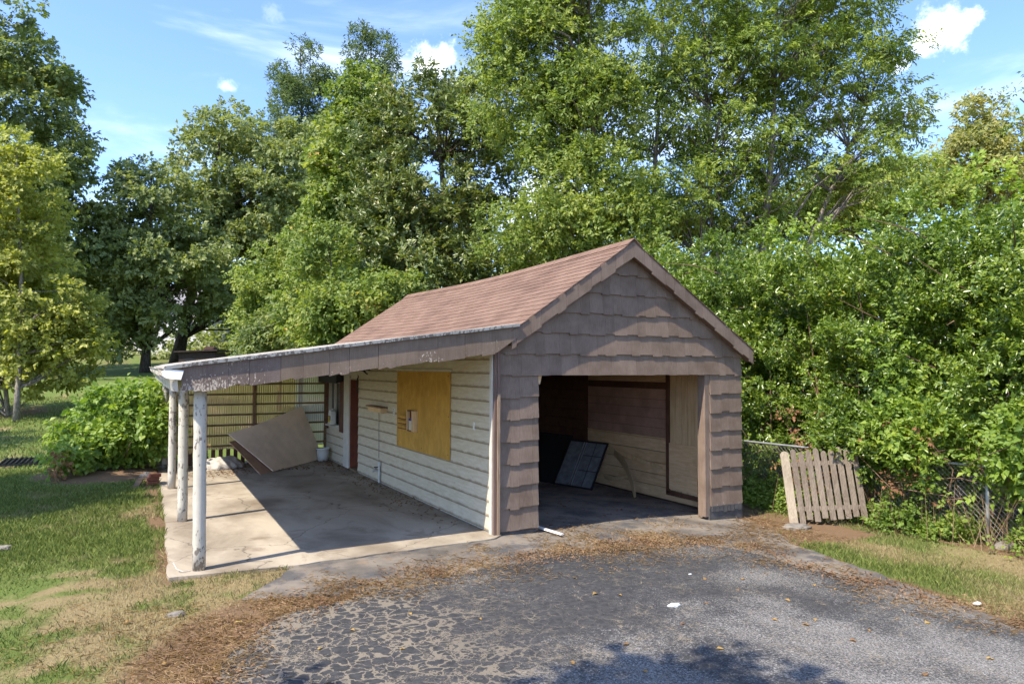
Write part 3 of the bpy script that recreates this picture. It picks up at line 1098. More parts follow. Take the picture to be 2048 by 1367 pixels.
z = -0.16
while z < 2.6:
    h = 0.215
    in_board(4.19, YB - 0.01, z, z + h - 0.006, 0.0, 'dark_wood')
    if z < 0.60 or z > 1.85:
        in_board(0.82, 4.18, z + random.uniform(0, .004), min(z + h - 0.006, 2.6))
    z += h
in_board(1.45, 4.18, 0.705, 0.93, 0.012)
in_board(1.45, 4.18, 0.936, 0.965, 0.02)
hb = MB().box(RX, RX + 0.02, 0.82, 4.185, 0.97, 1.86).build('hardboard_sheet', M['hardboard'], right_wall)
for zz_ in (1.13, 1.31, 1.50, 1.66):
    MB().box(RX - 0.004, RX - 0.0005, 0.82, 4.18, zz_, zz_ + 0.006).build('batten', M['dark_wood'], hb)
# tall grooved panel against that wall
tp = empty('grooved_panel', (4.30, 1.1, -0.1), 'tall tan grooved wood panel standing inside the garage doorway by the right jamb', 'panel')
for k in range(5):
    a = 0.73 + k * 0.156
    lo = 0.03 + 0.02 * k * 0.2
    lean = 0.03
    MB().hexa([(RX - 0.06, a, lo), (RX - 0.0345, a, lo), (RX - 0.0345, a + 0.143, lo), (RX - 0.06, a + 0.143, lo),
               (RX - 0.05, a, 2.60), (RX - 0.0345, a, 2.60), (RX - 0.0345, a + 0.143, 2.60), (RX - 0.05, a + 0.143, 2.60)]).build('panel_strip', M['panel'], tp, bevel=0.003)
MB().box(RX - 0.033, RX - 0.029, 0.74, 1.51, 0.03, 2.59).build('backing', M['dark_wood'], tp)
MB().box(RX - 0.068, RX - 0.03, 1.515, 1.60, -0.02, 2.6).build('edge_strip', M['dark_wood'], tp)
MB().box(RX - 0.068, RX - 0.0295, 0.73, 1.60, -0.05, 0.026).build('bottom_strip', M['dark_wood'], tp)
lowp = MB()
lowp.box(RX - 0.080, RX - 0.0705, 0.78, 1.50, 0.07, 0.90)
lowp.build('patch_sheet', M['board_in'], tp)
# splintered piece curling off the panel edge
spl = []
for i in range(14):
    s = i / 13
    spl.append((RX - 0.09 - 0.06 * math.sin(s * 3.1), 0.735 - 0.05 * math.sin(s * 2.4 + .3), 0.06 + 1.70 * s))
MB().tube(spl, [0.012 + 0.012 * math.sin(i / 13 * 3.1) for i in range(14)], 5).build('splinter', M['panel'], tp)
# veneer peeled from the boards
for (p0, p1, p2, wid) in [((RX - 0.02, 3.25, 0.53), (RX - 0.35, 2.3, 0.45), (RX - 0.42, 2.06, -0.15), 0.20),
                          ((RX - 0.01, 4.0, 0.68), (RX - 0.10, 2.9, 0.55), (RX - 0.02, 1.75, 0.40), 0.10),
                          ((RX - 0.012, 3.6, 0.00), (RX - 0.12, 3.2, -0.03), (RX - 0.03, 2.75, 0.13), 0.08)]:
    mb = MB()
    p0, p1, p2 = (np.array(p) for p in (p0, p1, p2))
    vs, fs = [], []
    n = 14
    for i in range(n + 1):
        s = i / n
        p = (1 - s) ** 2 * p0 + 2 * s * (1 - s) * p1 + s * s * p2
        tg = 2 * (1 - s) * (p1 - p0) + 2 * s * (p2 - p1)
        wdir = unit(np.array([0.0, -tg[2], tg[1]]))
        w_ = wid * (0.35 + 0.65 * math.sin(math.pi * min(1, 0.15 + s * 0.8)))
        for dx, dz in ((0, -w_ / 2), (0, w_ / 2), (0.006, w_ / 2), (0.006, -w_ / 2)):
            vs.append(p + np.array([dx + dz * 0.2, 0, 0]) + wdir * dz)
    for i in range(n):
        for j in range(4):
            a, b = i * 4 + j, i * 4 + (j + 1) % 4
            fs.append((a, b, b + 4, a + 4))
    fs += [(3, 2, 1, 0), (n * 4, n * 4 + 1, n * 4 + 2, n * 4 + 3)]
    mb.add(vs, fs)
    mb.build('peeled_veneer', M['panel'], right_wall)
MB().box(0.0, W, 0.2, YB, 2.66, 2.70).build('ceiling', M['board_in'], garage)
for k in range(4):                # studs on the left wall inside and a splintered bracket by the doorway
    MB().box(0.125, 0.215, 0.6 + k * 1.3, 0.65 + k * 1.3, -0.02, 2.66).build('stud', M['dark_wood'], garage)
MB().hexa([(WL + 0.013, 0.05, 2.05), (WL + 0.05, 0.05, 2.02), (WL + 0.06, 0.14, 2.03), (WL + 0.013, 0.14, 2.06),
           (WL + 0.013, 0.05, 2.14), (WL + 0.08, 0.05, 2.145), (WL + 0.08, 0.14, 2.145), (WL + 0.013, 0.14, 2.14)]).build('broken_bracket', M['board_in'], garage)

# roof
YF, YR = -OVER - 0.02, 9.55


def sag(y):
    return -0.075 * math.sin(math.pi * min(1, max(0, (y - YF) / (YR - YF)))) ** 1.3


def roof_pt(side, v, y, h):
    """v metres down the slope from the ridge, h above the deck"""
    m = ML if side < 0 else MR
    c = 1 / math.sqrt(1 + m * m)
    return (PEAK[0] + side * (v * c + h * m * c), y, PEAK[1] + sag(y) - v * m * c + h * c - 0.02)


LEN = {-1: 2.50, 1: 2.93}
deck = MB()
for sd in (-1, 1):
    ny_ = 14
    for i in range(ny_):
        y0, y1 = YF + 0.02 + (YR - YF - 0.03) * i / ny_, YF + 0.02 + (YR - YF - 0.03) * (i + 1) / ny_
        c_ = [roof_pt(sd, v, y, h) for h in (-0.03, 0.0) for (v, y) in ((0.0, y0), (LEN[sd], y0), (LEN[sd], y1), (0.0, y1))]
        deck.hexa(c_)
roof = deck.build('roof', M['roof'], garage)
TW, TE = 0.305, 0.145
tabs = []
for sd in (-1, 1):
    nrow = int(LEN[sd] / TE)
    for r_ in range(nrow + 1):
        v1 = LEN[sd] + 0.012 - r_ * TE
        v0 = v1 - TE - 0.03
        off = (r_ % 2) * TW / 2 + random.uniform(-.03, .03)
        y = YF - off
        while y < YR:
            ya, yb = max(y, YF) + 0.003, min(y + TW, YR) - 0.003
            if yb - ya > 0.03:
                tabs.append((sd, max(v0, 0.0), v1 + random.uniform(-.004, .004), ya, yb))
            y += TW
vis = sorted([t_ for t_ in tabs if t_[0] < 0], key=lambda t_: t_[3])


def tab_shape(mb, t_):
    sd, v0, v1, ya, yb = t_
    P = [roof_pt(sd, v, y, h) for (v, y, h) in ((v0, ya, 0.001), (v1, ya, 0.001), (v1, yb, 0.001), (v0, yb, 0.001),
                                              (v0, ya, 0.004), (v1, ya, 0.013), (v1, yb, 0.013), (v0, yb, 0.004))]
    mb.hexa(P)


for t_ in vis[:290]:
    mb = MB()
    tab_shape(mb, t_)
    mb.build('roof_shingle', M['roof'], roof)
mb = MB()
for t_ in vis[290:] + [t_ for t_ in tabs if t_[0] > 0]:
    tab_shape(mb, t_)
tag(mb.build('roof_shingle_field', M['roof'], roof), kind='stuff')
y = YF
while y < YR - 0.1:               # ridge caps
    b = min(y + 0.30, YR)
    mb = MB()
    P = []
    for (h) in (0.006, 0.020):
        for yy in (y, b):
            P.append([roof_pt(-1, 0.14, yy, h + (0.006 if yy == y else 0)), (PEAK[0], yy, PEAK[1] + sag(yy) + 0.004 + h), roof_pt(1, 0.14, yy, h + (0.006 if yy == y else 0))])
    vs = [p for row in P for p in row]
    mb.add(vs, [(0, 3, 4, 1), (1, 4, 5, 2), (6, 7, 10, 9), (7, 8, 11, 10), (0, 1, 7, 6), (1, 2, 8, 7), (3, 9, 10, 4), (4, 10, 11, 5), (0, 6, 9, 3), (2, 5, 11, 8)])
    mb.build('ridge_cap', M['roof'], roof)
    y += 0.265

# verge boards (rakes), faced with the same brown shingle strips
for sd in (-1, 1):
    Ltot = LEN[sd] - (0.0 if sd > 0 else 0.01)
    m = ML if sd < 0 else MR
    c = 1 / math.sqrt(1 + m * m)

    def rk(v, h, yy, sd=sd, m=m, c=c):
        return (PEAK[0] + sd * v * c, yy, PEAK[1] - 0.022 - v * m * c - h / c)
    mb = MB()
    hh = 0.165
    mb.hexa([rk(0, hh, -OVER + 0.018), rk(Ltot, hh, -OVER + 0.018), rk(Ltot, hh, 0.02), rk(0, hh, 0.02),
             rk(0, 0.004, -OVER + 0.018), rk(Ltot, 0.004, -OVER + 0.018), rk(Ltot, 0.004, 0.02), rk(0, 0.004, 0.02)])
    rake = mb.build('verge_board', M['trim_brown'], garage)
    v = 0.0
    i = 0
    while v < Ltot - 0.05:
        w_ = [0.24, 0.17, 0.32, 0.20, 0.28][i % 5]
        b = min(v + w_, Ltot + 0.015)
        d = [0.198, 0.18, 0.207, 0.188][(i * 3) % 4]
        a_ = v + (0.0 if i else 0.0)
        mb = MB()
        mb.hexa([rk(a_ + 0.002, d, -OVER - 0.012), rk(b - 0.002, d - 0.01, -OVER - 0.012), rk(b - 0.002, d - 0.01, -OVER + 0.0165), rk(a_ + 0.002, d, -OVER + 0.0165),
                 rk(a_ + 0.002, 0.006, -OVER - 0.004), rk(b - 0.002, 0.006, -OVER - 0.004), rk(b - 0.002, 0.006, -OVER + 0.0165), rk(a_ + 0.002, 0.006, -OVER + 0.0165)])
        mb.build('verge_shingle', M['shingle'], rake)
        v += w_
        i += 1

# ------------------------------------------------------------------ carport
carport = empty('carport', (-3.6, 0.1, 0.03), 'lean-to carport with flaking brown fascia and white posts beside the garage', 'carport')
CX0, CX1 = -3.99, 0.30


def cz(x):
    return 2.262 + (x + 3.9) * (2.835 - 2.262) / 4.2


mb = MB()
for i in range(10):
    a, b = CX0 + (CX1 - CX0) * i / 10, CX0 + (CX1 - CX0) * (i + 1) / 10
    mb.hexa([(a, -0.10, cz(a) - 0.025), (b, -0.10, cz(b) - 0.025), (b, 9.2, cz(b) - 0.025), (a + (0.19 if i == 0 else 0), 9.2, cz(a) - 0.025),
             (a, -0.10, cz(a)), (b, -0.10, cz(b)), (b, 9.2, cz(b)), (a + (0.19 if i == 0 else 0), 9.2, cz(a))])
croof = mb.build('roof_sheet', M['white_edge'], carport)
mb = MB()                          # wavy metal edge along the front
n = 40
vs, fs = [], []
for i in range(n + 1):
    x = CX0 - 0.02 + (CX1 - CX0 + 0.02) * i / n
    wv_ = 0.012 * (fbm(x * 2.3, 3.1, 7) - 0.5)
    z_ = cz(x) + 0.004
    for (yy, zz_) in ((-OVER - 0.045, z_ - 0.026 + wv_), (-OVER - 0.05, z_ + 0.012 + wv_), (0.10, z_ + 0.016), (0.10, z_ - 0.003), (-OVER - 0.02, z_ - 0.003)):
        vs.append((x, yy, zz_))
for i in range(n):
    for j in range(5):
        a, b = i * 5 + j, i * 5 + (j + 1) % 5
        fs.append((a, b, b + 5, a + 5))
fs += [(4, 3, 2, 1, 0), tuple(n * 5 + j for j in range(5))]
mb.add(vs, fs)
mb.build('edge_strip', M['white_edge'], carport)
fas = MB()
fas.hexa([(-3.82, -OVER + 0.02, cz(-3.86) - 0.245), (0.28, -OVER + 0.02, cz(0.28) - 0.16), (0.28, -OVER + 0.05, cz(0.28) - 0.16), (-3.82, -OVER + 0.05, cz(-3.86) - 0.245),
          (-3.82, -OVER + 0.02, cz(-3.86) - 0.03), (0.28, -OVER + 0.02, cz(0.28) - 0.03), (0.28, -OVER + 0.05, cz(0.28) - 0.03), (-3.82, -OVER + 0.05, cz(-3.86) - 0.03)])
fascia = fas.build('fascia', M['trim_brown'], carport)
widths = [0.20, 0.27, 0.22, 0.34, 0.25, 0.30, 0.24, 0.36, 0.22, 0.30, 0.26, 0.38, 0.24, 0.20, 0.28, 0.22, 0.3]
x, i = -3.84, 0
while x < 0.26:
    b = min(x + widths[i % len(widths)], 0.29)
    if b > 0.15:
        b = 0.29
    ha = np.interp(x, [-3.9, -2.45, -0.2, 0.3], [0.275, 0.305, 0.325, 0.30]) + [0, 0.014, -0.006, 0.010, 0.0][i % 5]
    zc, zd = cz(x) - 0.018, cz(b) - 0.018
    za, zb_ = zc - ha, zd - ha
    gp2 = 0.003 if i % 4 == 3 else 0.0008
    poly = [(x + gp2, za), (b - gp2, zb_), (b - gp2, zd), (x + gp2, zc)]
    if i % 2 == 0 and x < -1:      # broken lower edge
        mid = (x + b) / 2
        poly.insert(1, (mid, (za + zb_) / 2 + 0.016))
        poly.insert(2, (mid + 0.03, (za + zb_) / 2 - 0.004))
    # the last pieces are cut along the verge of the garage
    poly = clip(poly, 0.66, -1, 0.66 * 0.30 - 2.675)
    if len(poly) > 2:
        bow = 0.004 * math.sin(i * 1.7)
        mb = MB()
        mb.prism(poly, lambda a_, b_: (a_, -OVER + 0.018, b_), lambda a_, b_, bow=bow: (a_, -OVER - 0.010 - bow * 0.4 - 0.012 * (1 - min(1, max(0, (b_ - cz(a_) + 0.3) / 0.3))), b_))
        mb.build('fascia_shingle', M['fascia_worn'] if x < -3.0 else M['fascia'], fascia)
    x = b
    i += 1
mb = MB().box(-3.68, -3.55, -0.08, 9.1, 1.985, 2.11)
mb.build('beam', M['white'], carport, bevel=0.004)
for k in range(9):                # rafters under the sheet
    yy = 0.15 + k * 1.1
    MB().hexa([(-3.78, yy, cz(-3.78) - 0.13), (0.015, yy, cz(0.0) - 0.13), (0.015, yy + 0.045, cz(0.0) - 0.13), (-3.78, yy + 0.045, cz(-3.78) - 0.13),
               (-3.78, yy, cz(-3.78) - 0.028), (0.015, yy, cz(0) - 0.028), (0.015, yy + 0.045, cz(0) - 0.028), (-3.78, yy + 0.045, cz(-3.78) - 0.028)]).build('rafter', M['white'], carport)
for (px_, py_, top, r_, ln) in [(-3.615, 0.064, 1.983, 0.068, -0.02), (-3.600, 2.851, 1.983, 0.068, -0.012), (-3.575, 5.96, 1.983, 0.068, 0.0), (-3.56, 8.9, 1.983, 0.068, 0.0)]:
    pts = [(px_ + ln * s, py_, 0.02 + (top - 0.02) * s) for s in np.linspace(0, 1, 9)]
    MB().tube(pts, [r_ * (1 + 0.03 * math.sin(3 * j + px_ * 9)) for j in range(9)], 20).build('post', M['post'], carport, smooth=True)
# gutter along the low edge: open trough of sheet metal
gpr = [(-3.960, 2.245), (-3.960, 2.14), (-3.975, 2.125), (-4.035, 2.125), (-4.060, 2.16), (-4.065, 2.225), (-4.085, 2.235),
       (-4.082, 2.242), (-4.060, 2.232), (-4.054, 2.165), (-4.032, 2.132), (-3.978, 2.132), (-3.967, 2.142), (-3.967, 2.245)]
mb = MB()
mb.prism(gpr, lambda a, b: (a + 0.19, 9.1, b), lambda a, b: (a, -0.10, b))
mb.build('gutter', M['white_edge'], carport)
mb = MB()                         # bent end of the gutter hanging at the corner
mb.add([(-3.990, -0.16, 2.235), (-3.820, -0.155, 2.215), (-3.850, -0.20, 2.115), (-3.980, -0.21, 2.13), (-4.020, -0.19, 2.15), (-4.040, -0.17, 2.20),
        (-3.990, -0.13, 2.235), (-3.820, -0.13, 2.215), (-3.850, -0.13, 2.115), (-3.980, -0.13, 2.13), (-4.020, -0.13, 2.15), (-4.040, -0.13, 2.20)],
       [(5, 4, 3, 2, 1, 0), (6, 7, 8, 9, 10, 11), (0, 1, 7, 6), (1, 2, 8, 7), (2, 3, 9, 8), (3, 4, 10, 9), (4, 5, 11, 10), (5, 0, 6, 11)])
mb.build('gutter_end', M['white_bright'], carport)
MB().hexa([(-3.94, -0.10, 2.0), (-3.87, -0.115, 1.985), (-3.70, 9.0, 1.985), (-3.77, 9.0, 2.0), (-3.97, -0.10, 2.22), (-3.88, -0.115, 2.23), (-3.71, 9.0, 2.23), (-3.80, 9.0, 2.22)]).build('side_fascia', M['post'], carport)

# ------------------------------------------------------------------ lattice at the back
LY = 9.0
lat = empty('lattice_screen', (-1.8, LY, 0.03), 'wooden slatted lattice screen closing the back of the carport', 'screen')
x = -3.47
while x < -0.04:
    tall = random.uniform(-0.01, 0.01)
    lo = 0.36 if x > -2.9 else 0.30
    MB().box(x, x + 0.041, LY, LY + 0.010, lo + tall, 2.22).build('slat', M['slat'] if x < -0.75 else M['white_bright'], lat)  # right-end slats whitened: sunlight put into their colour
    x += 0.0505
for k in range(8):
    z = 0.42 + k * 0.235
    MB().box(-3.5, -0.03, LY - 0.030, LY - 0.0005, z, z + 0.042).build('rail', M['rail'], lat)
for x in (-3.5, -1.72, -0.07):
    MB().box(x, x + 0.06, LY - 0.07, LY - 0.031, 0.03, 2.25).build('stile', M['rail'], lat)
x = -3.4
while x < -0.2:                   # darker pickets closing the foot
    MB().box(x, x + 0.085, LY + 0.02, LY + 0.04, 0.0, 0.40 + random.uniform(-.05, .03)).build('foot_picket', M['dark_wood'], lat)
    x += 0.16

# sheets leaning against the lattice
def bent_sheet(name, c00, c10, c11, c01, mat, label, cat, bow=0.05, th=0.012):
    c00, c10, c11, c01 = (np.array(c, float) for c in (c00, c10, c11, c01))
    n = 8
    nrm = unit(np.cross(c10 - c00, c01 - c00))
    vs, fs = [], []
    for s_ in (0, 1):
        for i in range(n + 1):
            for j in range(n + 1):
                u, v = i / n, j / n
                p = (1 - u) * (1 - v) * c00 + u * (1 - v) * c10 + u * v * c11 + (1 - u) * v * c01
                vs.append(p + nrm * (s_ * th + bow * math.sin(math.pi * u) * (0.3 + v)))
    k = (n + 1) ** 2
    for i in range(n):
        for j in range(n):
            a = i * (n + 1) + j
            fs.append((a, a + 1, a + n + 2, a + n + 1))
            fs.append((a + k, a + n + 1 + k, a + n + 2 + k, a + 1 + k))
    per = [(i, 0) for i in range(n)] + [(n, j) for j in range(n)] + [(i, n) for i in range(n, 0, -1)] + [(0, j) for j in range(n, 0, -1)]
    ids = [i * (n + 1) + j for i, j in per]
    for a, b in zip(ids, ids[1:] + ids[:1]):
        fs.append((a, a + k, b + k, b))
    o = MB().add(vs, fs).build(name, mat)
    for p_ in o.data.polygons:
        p_.use_smooth = False
    return tag(o, label, cat)


bent_sheet('fibreboard_sheet', (-1.567, 7.19, 0.04), (-0.15, 8.72, 0.06), at_Y(604, 812, 8.88), at_Y(456, 868, 8.05), M['sheet'],
           'large beige board leaning askew against the lattice at the back of the carport', 'board', -0.04)
bA, bB, bT = np.array([-1.567, 7.19, 0.04]), np.array([-0.15, 8.72, 0.04]), at_Y(456, 868, 8.05)
bu = unit(bB - bA)
bn = unit(np.cross(bu, bT - bA))
bn = bn if bn @ (CAM - bA) < 0 else -bn
bs2 = np.array([0, 0, 1.0])
bent_sheet('fibreboard_sheet', bA - bu * 0.38 + bn * 0.05, bA + bu * 0.5 + bn * 0.05, bA + (bT - bA) * 0.86 + bu * 0.5 + bn * 0.05, bA + (bT - bA) * 0.86 - bu * 0.14 + bn * 0.05, M['sheet2'],
           'pinkish brown board showing under the left edge of the large beige board', 'board', 0.0)

# bucket of soil by the wall
bk = empty('bucket', (-0.13, 8.55, 0.03), 'white plastic bucket filled with brown soil beside the leaning board', 'bucket')
MB().lathe((-0.20, 8.50, 0.035), [(0.115, 0.0), (0.13, 0.14), (0.142, 0.27), (0.152, 0.275), (0.152, 0.30), (0.135, 0.30), (0.13, 0.24)], 24).build('pail', M['white_bright'], bk, smooth=True)
MB().lathe((-0.20, 8.50, 0.25), [(0.125, 0.0), (0.125, 0.03), (0.08, 0.055), (0.02, 0.065)], 16).build('soil', M['rail_brown'], bk)

# jug on the window sill
jx, jy, jz = -0.075, 8.18, WINZ0 + 0.052
jug = empty('jug', (jx, jy, jz), 'white plastic jug with yellow and black label on the window ledge', 'jug')
MB().box(-0.17, -0.0505, 7.95, 8.45, WINZ0 + 0.02, WINZ0 + 0.05).build('ledge', M['white'], win)
prof = [(-0.13, 0.0), (0.13, 0.0), (0.13, 0.22), (0.10, 0.29), (0.05, 0.31), (0.05, 0.335), (-0.03, 0.335), (-0.11, 0.30), (-0.13, 0.22)]
mb = MB()
mb.prism(prof, lambda a, b: (jx + 0.06, jy + a, jz + b), lambda a, b: (jx - 0.06, jy + a, jz + b))
mb.build('bottle', M['white_bright'], jug, bevel=0.02)
MB().box(jx - 0.064, jx - 0.0605, jy - 0.105, jy + 0.105, jz + 0.05, jz + 0.10).build('label', M['yellow'], jug)
MB().box(jx - 0.064, jx - 0.0605, jy - 0.105, jy + 0.105, jz + 0.102, jz + 0.20).build('label', M['black'], jug)
MB().box(jx - 0.066, jx - 0.0645, jy - 0.03, jy + 0.095, jz + 0.115, jz + 0.185).build('label', M['yellow'], jug)
MB().tube([(jx, jy - 0.01, jz + 0.33), (jx, jy - 0.01, jz + 0.365)], 0.028, 12).build('cap', M['white_bright'], jug)

# things on the white wall
bx_ = empty('wall_box', (-0.05, 4.86, 1.39), 'small plain wooden box fixed to the white siding left of the plywood', 'box')
MB().box(-0.125, -0.003, 4.42, 5.25, 1.39, 1.475).build('body', M['panel'], bx_, bevel=0.003)
MB().box(-0.145, -0.003, 4.38, 5.32, 1.477, 1.502).build('lid', M['bare_wood'], bx_, bevel=0.003)
org = empty('letter_rack', (-0.05, 3.15, 1.14), 'small wooden rack with slots nailed to the ochre plywood', 'rack')
MB().box(-0.085, -0.0205, 2.78, 2.80, 1.16, 1.52).build('side', M['panel'], org)
MB().box(-0.085, -0.0205, 3.13, 3.15, 1.16, 1.52).build('side', M['panel'], org)
MB().box(-0.083, -0.0205, 2.801, 3.129, 1.16, 1.18).build('shelf', M['red_door'], org)
MB().box(-0.083, -0.0205, 2.801, 3.129, 1.50, 1.52).build('shelf', M['dark_wood'], org)
MB().box(-0.030, -0.0205, 2.801, 3.129, 1.181, 1.499).build('back', M['red_door'], org)
MB().box(-0.088, -0.0855, 2.785, 2.90, 1.165, 1.515).build('front', M['panel'], org)
MB().box(-0.075, -0.035, 2.94, 3.05, 1.181, 1.34).build('card', M['white'], org)
MB().box(-0.078, -0.035, 2.935, 3.055, 1.342, 1.38).build('card', M['blue'], org)
for i in range(3):
    z = 1.18 + i * 0.085
    MB().box(-0.10, -0.0205, 3.152, 3.56, z, z + 0.014).build('shelf', M['red_door'], org)
    MB().box(-0.10, -0.085, 3.155, 3.55, z + 0.016, z + 0.06).build('front', M['plywood'], org)
cord = MB().tube([(-0.022, 4.85, 1.388), (-0.020, 4.845, 0.9), (-0.020, 4.83, 0.50)], 0.006, 6)
cord.build('cord', M['wire'])
cd = bpy.data.objects['cord']
tag(cd, 'thin grey cord hanging down the white siding from the wooden box', 'cord')
tap = empty('garden_tap', (-0.03, 4.77, 0.03), 'old garden tap on a grey pipe low on the white siding', 'tap')
MB().tube([(-0.03, 4.76, 0.03), (-0.03, 4.765, 0.44)], 0.022, 8).build('pipe', M['metal'], tap)
MB().tube([(-0.03, 4.765, 0.26), (-0.09, 4.84, 0.27), (-0.12, 4.88, 0.24)], 0.018, 8).build('spout', M['metal'], tap)
MB().lathe((-0.075, 4.83, 0.285), [(0.008, 0), (0.008, 0.03), (0.045, 0.035), (0.045, 0.05), (0.01, 0.055)], 10).build('handle', M['black'], tap)
hk = MB().tube([(-0.02, 6.22, 2.04), (-0.05, 6.22, 2.02), (-0.05, 6.225, 1.86), (-0.03, 6.235, 1.80), (-0.05, 6.235, 1.74), (-0.02, 6.235, 1.71)], 0.013, 6).build('iron_hook', M['black'])
tag(hk, 'black iron hook on the white siding at the door edge', 'hook')
mb = MB()
for i in range(5):
    mb.tube([(-0.02, 5.45 + i * 0.05, 2.20), (-0.10 - 0.02 * i, 5.5 + i * 0.04, 2.24 - 0.02 * (i % 2)), (-0.09, 5.6 - i * 0.05, 2.16 - 0.012 * i)], 0.014, 5)
tag(mb.build('light_fitting', M['black']), 'broken black lamp fitting high on the white siding under the fascia', 'lamp')

# rags and sheeting on the slab by the lattice
def lump(name, c, r, label, cat, mat, seed=0):
    bm = bmesh.new()
    bmesh.ops.create_icosphere(bm, subdivisions=4, radius=1)
    for v in bm.verts:
        n_ = v.co.copy()
        k_ = 0.75 + 0.5 * fbm(n_.x * 2.2 + seed, n_.y * 2.2 + n_.z * 1.7, 3 + seed) + 0.22 * abs(math.sin(n_.x * 7 + n_.y * 5 + 3 * fbm(n_.x * 3, n_.z * 3, seed)))
        v.co = Vector((n_.x * r[0] * k_, n_.y * r[1] * k_, max(-0.02, n_.z * r[2] * k_))) + Vector(c)
    me = bpy.data.meshes.new(name)
    bm.to_mesh(me)
    bm.free()
    me.polygons.foreach_set('use_smooth', [True] * len(me.polygons))
    return tag(link(name, me, mat), label, cat)


lump('plastic_sheeting', (-2.45, 8.35, 0.04), (0.42, 0.30, 0.20), 'crumpled dusty white sheeting on the slab below the lattice', 'sheeting', M['tarp'], 2)

# screens leaning on the right wall inside the garage
def framed(name, a, b, top, label, panes):
    a, b, top = np.array(a), np.array(b), np.array(top)
    u = unit(b - a)
    Ln = np.linalg.norm(b - a)
    w = top - a
    H = np.linalg.norm(w)
    w = w / H
    nrm = np.cross(u, w)
    root = empty(name, a, label, 'window screen')

    def bar(u0, u1, h0, h1, nm, mat, t0=-0.012, t1=0.012):
        c = a + u * (u0 + u1) / 2 + w * (h0 + h1) / 2 + nrm * (t0 + t1) / 2
        MB().obox(c, u * (u1 - u0) / 2, w * (h1 - h0) / 2, nrm * (t1 - t0) / 2).build(nm, mat, root)
    f = 0.035
    bar(0, f, 0, H, 'frame_bar', M['black'])
    bar(Ln - f, Ln, 0, H, 'frame_bar', M['black'])
    bar(f, Ln - f, 0, f, 'frame_bar', M['black'])
    bar(f, Ln - f, H - f, H, 'frame_bar', M['black'])
    bar(f, Ln - f, f, H - f, 'mesh', M['screen'] if panes else M['black'], -0.003, 0.003)
    if panes:
        bar(Ln * 0.40, Ln * 0.415, f, H - f, 'glazing_bar', M['metal'], 0.004, 0.016)
        bar(Ln * 0.46, Ln * 0.475, f, H - f, 'glazing_bar', M['metal'], 0.004, 0.016)
        for s in (0.36, 0.68):
            bar(Ln * 0.48, Ln - f, H * s, H * s + 0.012, 'glazing_bar', M['black'], 0.004, 0.012)
        bar(Ln * 0.72, Ln * 0.725, f, H - f, 'glazing_bar', M['black'], 0.004, 0.012)


framed('window_screen', (3.46, 4.05, -0.15), (3.78, 3.12, -0.165), (4.05, 4.30, 0.72), 'black framed storm window with grey panes leaning inside the garage', True)
framed('window_screen', (3.15, 5.1, -0.13), (3.48, 4.1, -0.15), (3.85, 5.4, 0.80), 'dark screen panel leaning in the gloom behind the storm window', False)

# white strip lying by the left pier
a, b = np.array([0.80, 0.30, 0.0]), np.array([0.86, -0.36, 0.0])
st = MB()
st.hexa([(a[0] - 0.025, a[1], -0.01), (a[0] + 0.025, a[1], -0.01), (b[0] + 0.025, b[1], 0.0), (b[0] - 0.025, b[1], 0.0),
         (a[0] - 0.018, a[1], 0.014), (a[0] + 0.018, a[1], 0.014), (b[0] + 0.018, b[1], 0.020), (b[0] - 0.018, b[1], 0.020)])
tag(st.build('metal_strip', M['white_bright']), 'white strip lying on the ground at the foot of the left doorway pier', 'strip')
wire = MB().tube([(-3.70, 0.05, 0.03), (-3.78, 0.02, 0.035), (-3.84, 0.06, 0.06), (-3.87, 0.12, 0.12)], 0.005, 8).build('cable_end', M['white'])
tag(wire, 'white cable end poking out of the grass at the foot of the front post', 'cable')

# bricks, stones and boards round the foot of the back post
bp = [(-3.86, 6.55, 0.03, 0.2), (-3.86, 6.60, 0.098, 0.1), (-3.83, 6.57, 0.166, 0.3), (-3.86, 6.85, 0.03, 0.15), (-3.84, 6.84, 0.098, 0.0)]
bl = ['red brick at the bottom front of the small pile by the rear white post', 'red brick in the middle of the small pile by the rear white post',
      'topmost red brick of the small pile by the rear white post', 'red brick at the bottom back of the small pile by the rear post',
      'upper red brick at the back of the small pile by the rear post']
for (x, y, z, a), l in zip(bp, bl):
    u, v = np.array([math.cos(a), math.sin(a), 0]), np.array([-math.sin(a), math.cos(a), 0])
    o = MB().obox((x, y, z + 0.032), u * 0.10, v * 0.048, (0, 0, 0.032)).build('brick', M['brick'], bevel=0.006)
    tag(o, l, 'brick', 'bricks piled by the rear post')
o = MB().obox((-4.12, 6.5, 0.07), unit(np.array([0.25, 0.9, 0.25])) * 0.24, (0.05, -0.014, 0), (0, -0.003, 0.012)).build('scrap_board', M['rail'])
tag(o, 'short dark scrap board lying on the soil by the brick pile', 'board')


def stone(px, py, r, label, squash=0.4, seed=1, sunk=0.3):
    p = ground_at(px, py)
    o = lump('stone', (p[0], p[1], p[2] + r * squash * (0.5 - sunk)), (r, r * 0.7, r * squash), label, 'stone', M['stone'], seed)
    return o


stone(1592, 1056, 0.22, 'flat grey concrete lump at the foot of the leaning picket panel', 0.22, 4)
stone(2010, 1095, 0.16, 'grey stone at the foot of the steel fence post', 0.4, 7)
stone(352, 1230, 0.075, 'small pale stone in the dry grass left of the driveway', 0.35, 3)
stone(6, 1098, 0.09, 'pale stone in the green grass at the left edge', 0.4, 6)
stone(292, 958, 0.10, 'pale upright stone on the bare soil under the bush', 0.9, 9, 0.1)
stone(405, 935, 0.07, 'small rubble lump on the slab between the posts', 0.6, 12)

